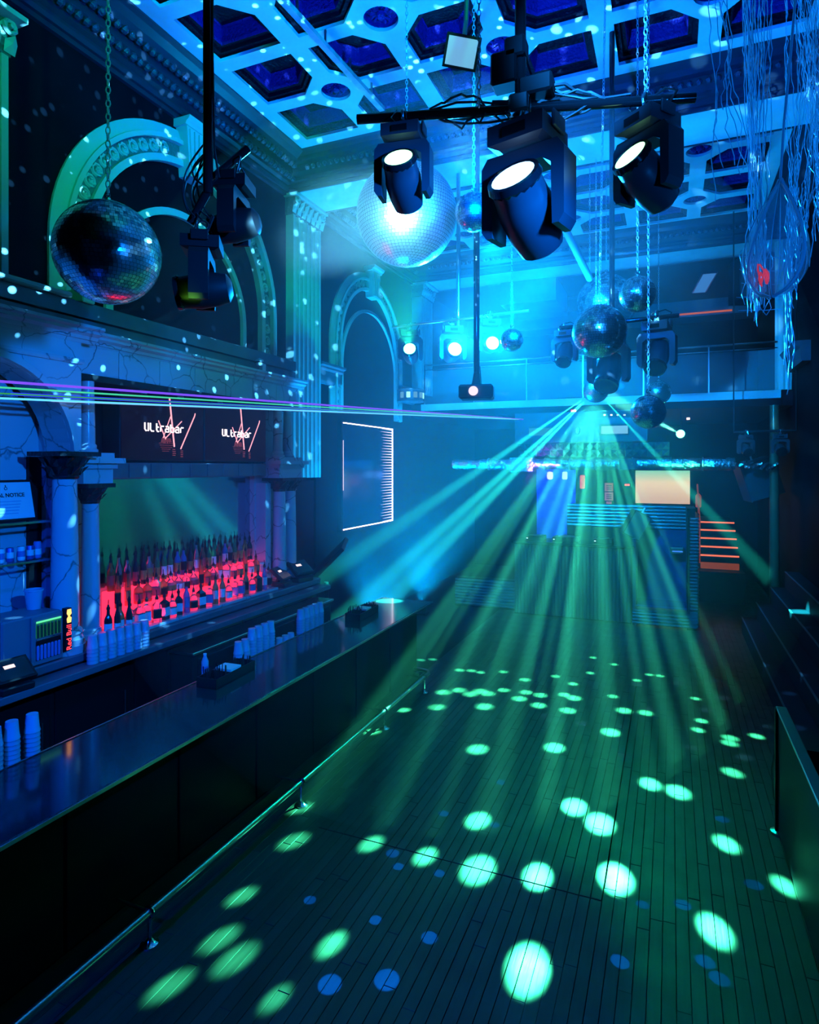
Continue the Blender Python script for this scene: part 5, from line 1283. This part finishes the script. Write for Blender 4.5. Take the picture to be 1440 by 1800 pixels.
# ================================================================== right side: barrier, bench, netting
r = thing('barrier_panel', 'low black barrier panel with a metal top edge beside the dance floor', 'barrier', (.80, 4.5, 0))
MB().bbox(.785, .84, 2.2, 5.75, .03, .985, .006).build('panel', M['navy'], r)
MB().bbox(.775, .85, 2.2, 5.76, .985, 1.005, .005).build('top_edge', M['steel'], r)
for y in (5.72,):
    MB().bbox(.765, .80, y - .025, y + .025, 0, 1.0, .004).build('post', M['black'], r); MB().lathe([(.06, 0), (.06, .02), (.03, .03)], 12, (.79, y, 0)).build('foot', M['steel'], r)
MB().tube([(.79, 5.80, .75), (.76, 5.86, .45), (.78, 5.9, .2), (.82, 5.84, .12)], .006, 5).build('cord', M['chrome'], r)
r = thing('tiered_bench', 'dark tiered bench against the right wall with pale step edges', 'bench', (1.6, 10, 0))
for i in range(4):
    x0 = 1.15 + .22*i; s = MB().box(x0, XR - .03, 6.8 + .2*i, 12.4, .28*i, .28*(i+1)).build('tier', M['navy'], r)
    MB().box(x0 - .006, x0 + .012, 6.8 + .2*i, 12.4, .28*(i+1) - .015, .28*(i+1) + .002).build('tier_edge', M['ledge'], s, origin=r.location)
# ---- hanging net strands and the clear teardrop
M['net'] = mat('clear_net_cord', (.35, .75, 1.0), .25, spec=.9, emit=(.05, .35, .8), power=.12)
M['net'] = mat('clear_net_cord', (.45, .8, 1.0), .22, spec=1.0, coat=.5)
rnd = random.Random(12)
def strand(u0, v0_, u1, v1_, d, n, wig, rad=.0016):
    pts = []; ph = rnd.uniform(0, 6); k = rnd.uniform(8, 16)
    for i in range(n + 1):
        t_ = i/n; p_ = at(u0 + (u1 - u0)*t_, v0_ + (v1_ - v0_)*t_, d)
        pts.append(p_ + Vector((rnd.gauss(0, wig*.45) + wig*1.3*math.sin(ph + k*t_), rnd.gauss(0, wig*.6), 0)))
    return pts
NB = at(1350, 0, 3.0)
def net(name, label, specs, rad, cat='netting'):
    root = thing(name, label, cat, at(specs[0][0], specs[0][1], specs[0][4]))
    t = MB()
    for sp in specs: t.tube(strand(*sp), rad, 4)
    o = t.build('net_cords', M['net'], root); o['kind'] = 'stuff'; return root
TOPV = -140
sp = [(1330 + rnd.uniform(-28, 32), TOPV, 1335 + rnd.uniform(-22, 12), 545 + rnd.uniform(-40, 30), 2.95 + rnd.uniform(-.05, .05), 44, .006) for _ in range(26)]
net('hanging_net', 'thick gathered strand of clear netting running over the teardrop', sp, .0021)
sp = [(1395 + rnd.uniform(-25, 75), TOPV, 1425 + rnd.uniform(-40, 55), 440 + rnd.uniform(-70, 30), 3.1 + rnd.uniform(-.1, .1), 40, .008) for _ in range(46)]
net('hanging_net', 'wide curtain of clear netting at the right of the teardrop', sp, .0017)
sp = [(1255 + rnd.uniform(-12, 30), TOPV, 1275 + rnd.uniform(-15, 40), 170 + rnd.uniform(0, 200), 2.9, 26, .010) for _ in range(7)]
net('hanging_net', 'loose torn netting dangling left of the thick strand', sp, .0022)
sp = [(1392 + rnd.uniform(-6, 8), 330, 1385 + rnd.uniform(-8, 10), 520 + rnd.uniform(0, 180), 2.9 + rnd.uniform(-.03, .03), 24, .006) for _ in range(12)]
sp += [(1410 + rnd.uniform(-10, 25), 330, 1392 + rnd.uniform(-8, 10), 480 + rnd.uniform(0, 50), 2.95, 18, .006) for _ in range(8)]
net('hanging_net', 'tail of netting trailing past the teardrop', sp, .0020)
sp = []
for i in range(9):
    u = 1305 + i*9; sp.append((u, 430 + abs(i-4)*2, u + rnd.uniform(-18, 18), 560 - abs(i-4)*6, 3.15, 10, .010))
for i in range(5): sp.append((1300, 450 + i*24, 1385, 455 + i*22, 3.15, 12, .012))
net('hanging_net', 'small bag of dark-looking mesh below the teardrop', sp, .0022)
# cord of the teardrop, then the teardrop itself
T0 = at(1358, 522, 2.8); T1 = at(1372, 315, 2.8); TW = .135
r = thing('clear_teardrop', 'large clear plastic teardrop hanging in the netting with red inside', 'ornament', T1)
pr = []
Lh = (T1 - T0).length
for i in range(25):
    t_ = i/24; rr = TW*math.sin(PI*min(1, t_**.62))**.9 if 0 < t_ < 1 else .004
    pr.append((max(rr, .004), -Lh + Lh*t_*1.0))
q = (T1 - T0).normalized().to_track_quat('Z', 'Y').to_matrix()
M['film'] = mat('clear_film', (.55, .85, 1.0), .12, alpha=.30, spec=1.0)
MB().lathe(pr, 28, m=q, caps=False).build('film', M['film'], r, world=False, smooth='all')
t = MB()
for a in (0, PI/3, 2*PI/3, PI, 4*PI/3, 5*PI/3): t.tube([q @ Vector((x*math.cos(a + .4), x*math.sin(a + .4), z)) for x, z in pr], .0022, 4)
t.build('seam', M['net'], r, world=False)
rim = MB(); rim.tube([q @ Vector((x*CY, x*SY, z)) for x, z in pr] , .008, 6); rim.tube([q @ Vector((-x*CY, -x*SY, z)) for x, z in pr], .008, 6); rim.build('rim', M['net'], r, world=False)
cp = [T1 - T1, at(1378, 220, 2.8) - T1, at(1388, 120, 2.8) - T1, at(1400, -20, 2.8) - T1, at(1402, -140, 2.8) - T1]
MB().tube(cp, .006, 6).build('cord', M['net'], r, world=False)
t = MB()
for k in range(10): c_ = at(1345 + rnd.uniform(-10, 8), 495 + rnd.uniform(-12, 10), 2.85) - T1; t.tube([c_, c_ + Vector((rnd.uniform(-.01, .01), 0, .03)), c_ + Vector((rnd.uniform(-.015, .015), 0, .06))], .004, 5)
t.build('glowing_red_ribbon', mat('glowing_red_ribbon', (.8, .03, .03), .35, emit=(1, .05, .03), power=.5), r, world=False)  # lit look of the ribbon comes from its own emission

# ================================================================== haze bank hanging in the hall
hm = bpy.data.materials.new('haze'); hm.use_nodes = True
nt = hm.node_tree; nt.nodes.remove(nt.nodes['Principled BSDF'])
vs = nt.nodes.new('ShaderNodeVolumeScatter'); vs.inputs['Color'].default_value = (1, 1, 1, 1)
vs.inputs['Density'].default_value = .026; vs.inputs['Anisotropy'].default_value = .2
nt.links.new(vs.outputs[0], nt.nodes['Material Output'].inputs['Volume'])
HC0 = (-2.3, 9.0, 3.0)
t = MB(); v = [(0, -1)] + [(math.cos(a), math.sin(a)) for a in [-PI/2 + PI*k/24 for k in range(1, 24)]] + [(0, 1)]
t.lathe([(max(a, .001), b) for a, b in v], 40, HC0, Matrix.Diagonal((4.0, 6.4, 4.3)))
t.v = [(max(XL + .004, min(XR - .004, x)), y, max(.004, min(7.59, z))) for x, y, z in t.v]
hz = t.build('haze', hm, None, origin=HC0)
hz['kind'] = 'stuff'; hz['label'] = 'bank of stage haze hanging over the far dance floor'; hz['category'] = 'haze'
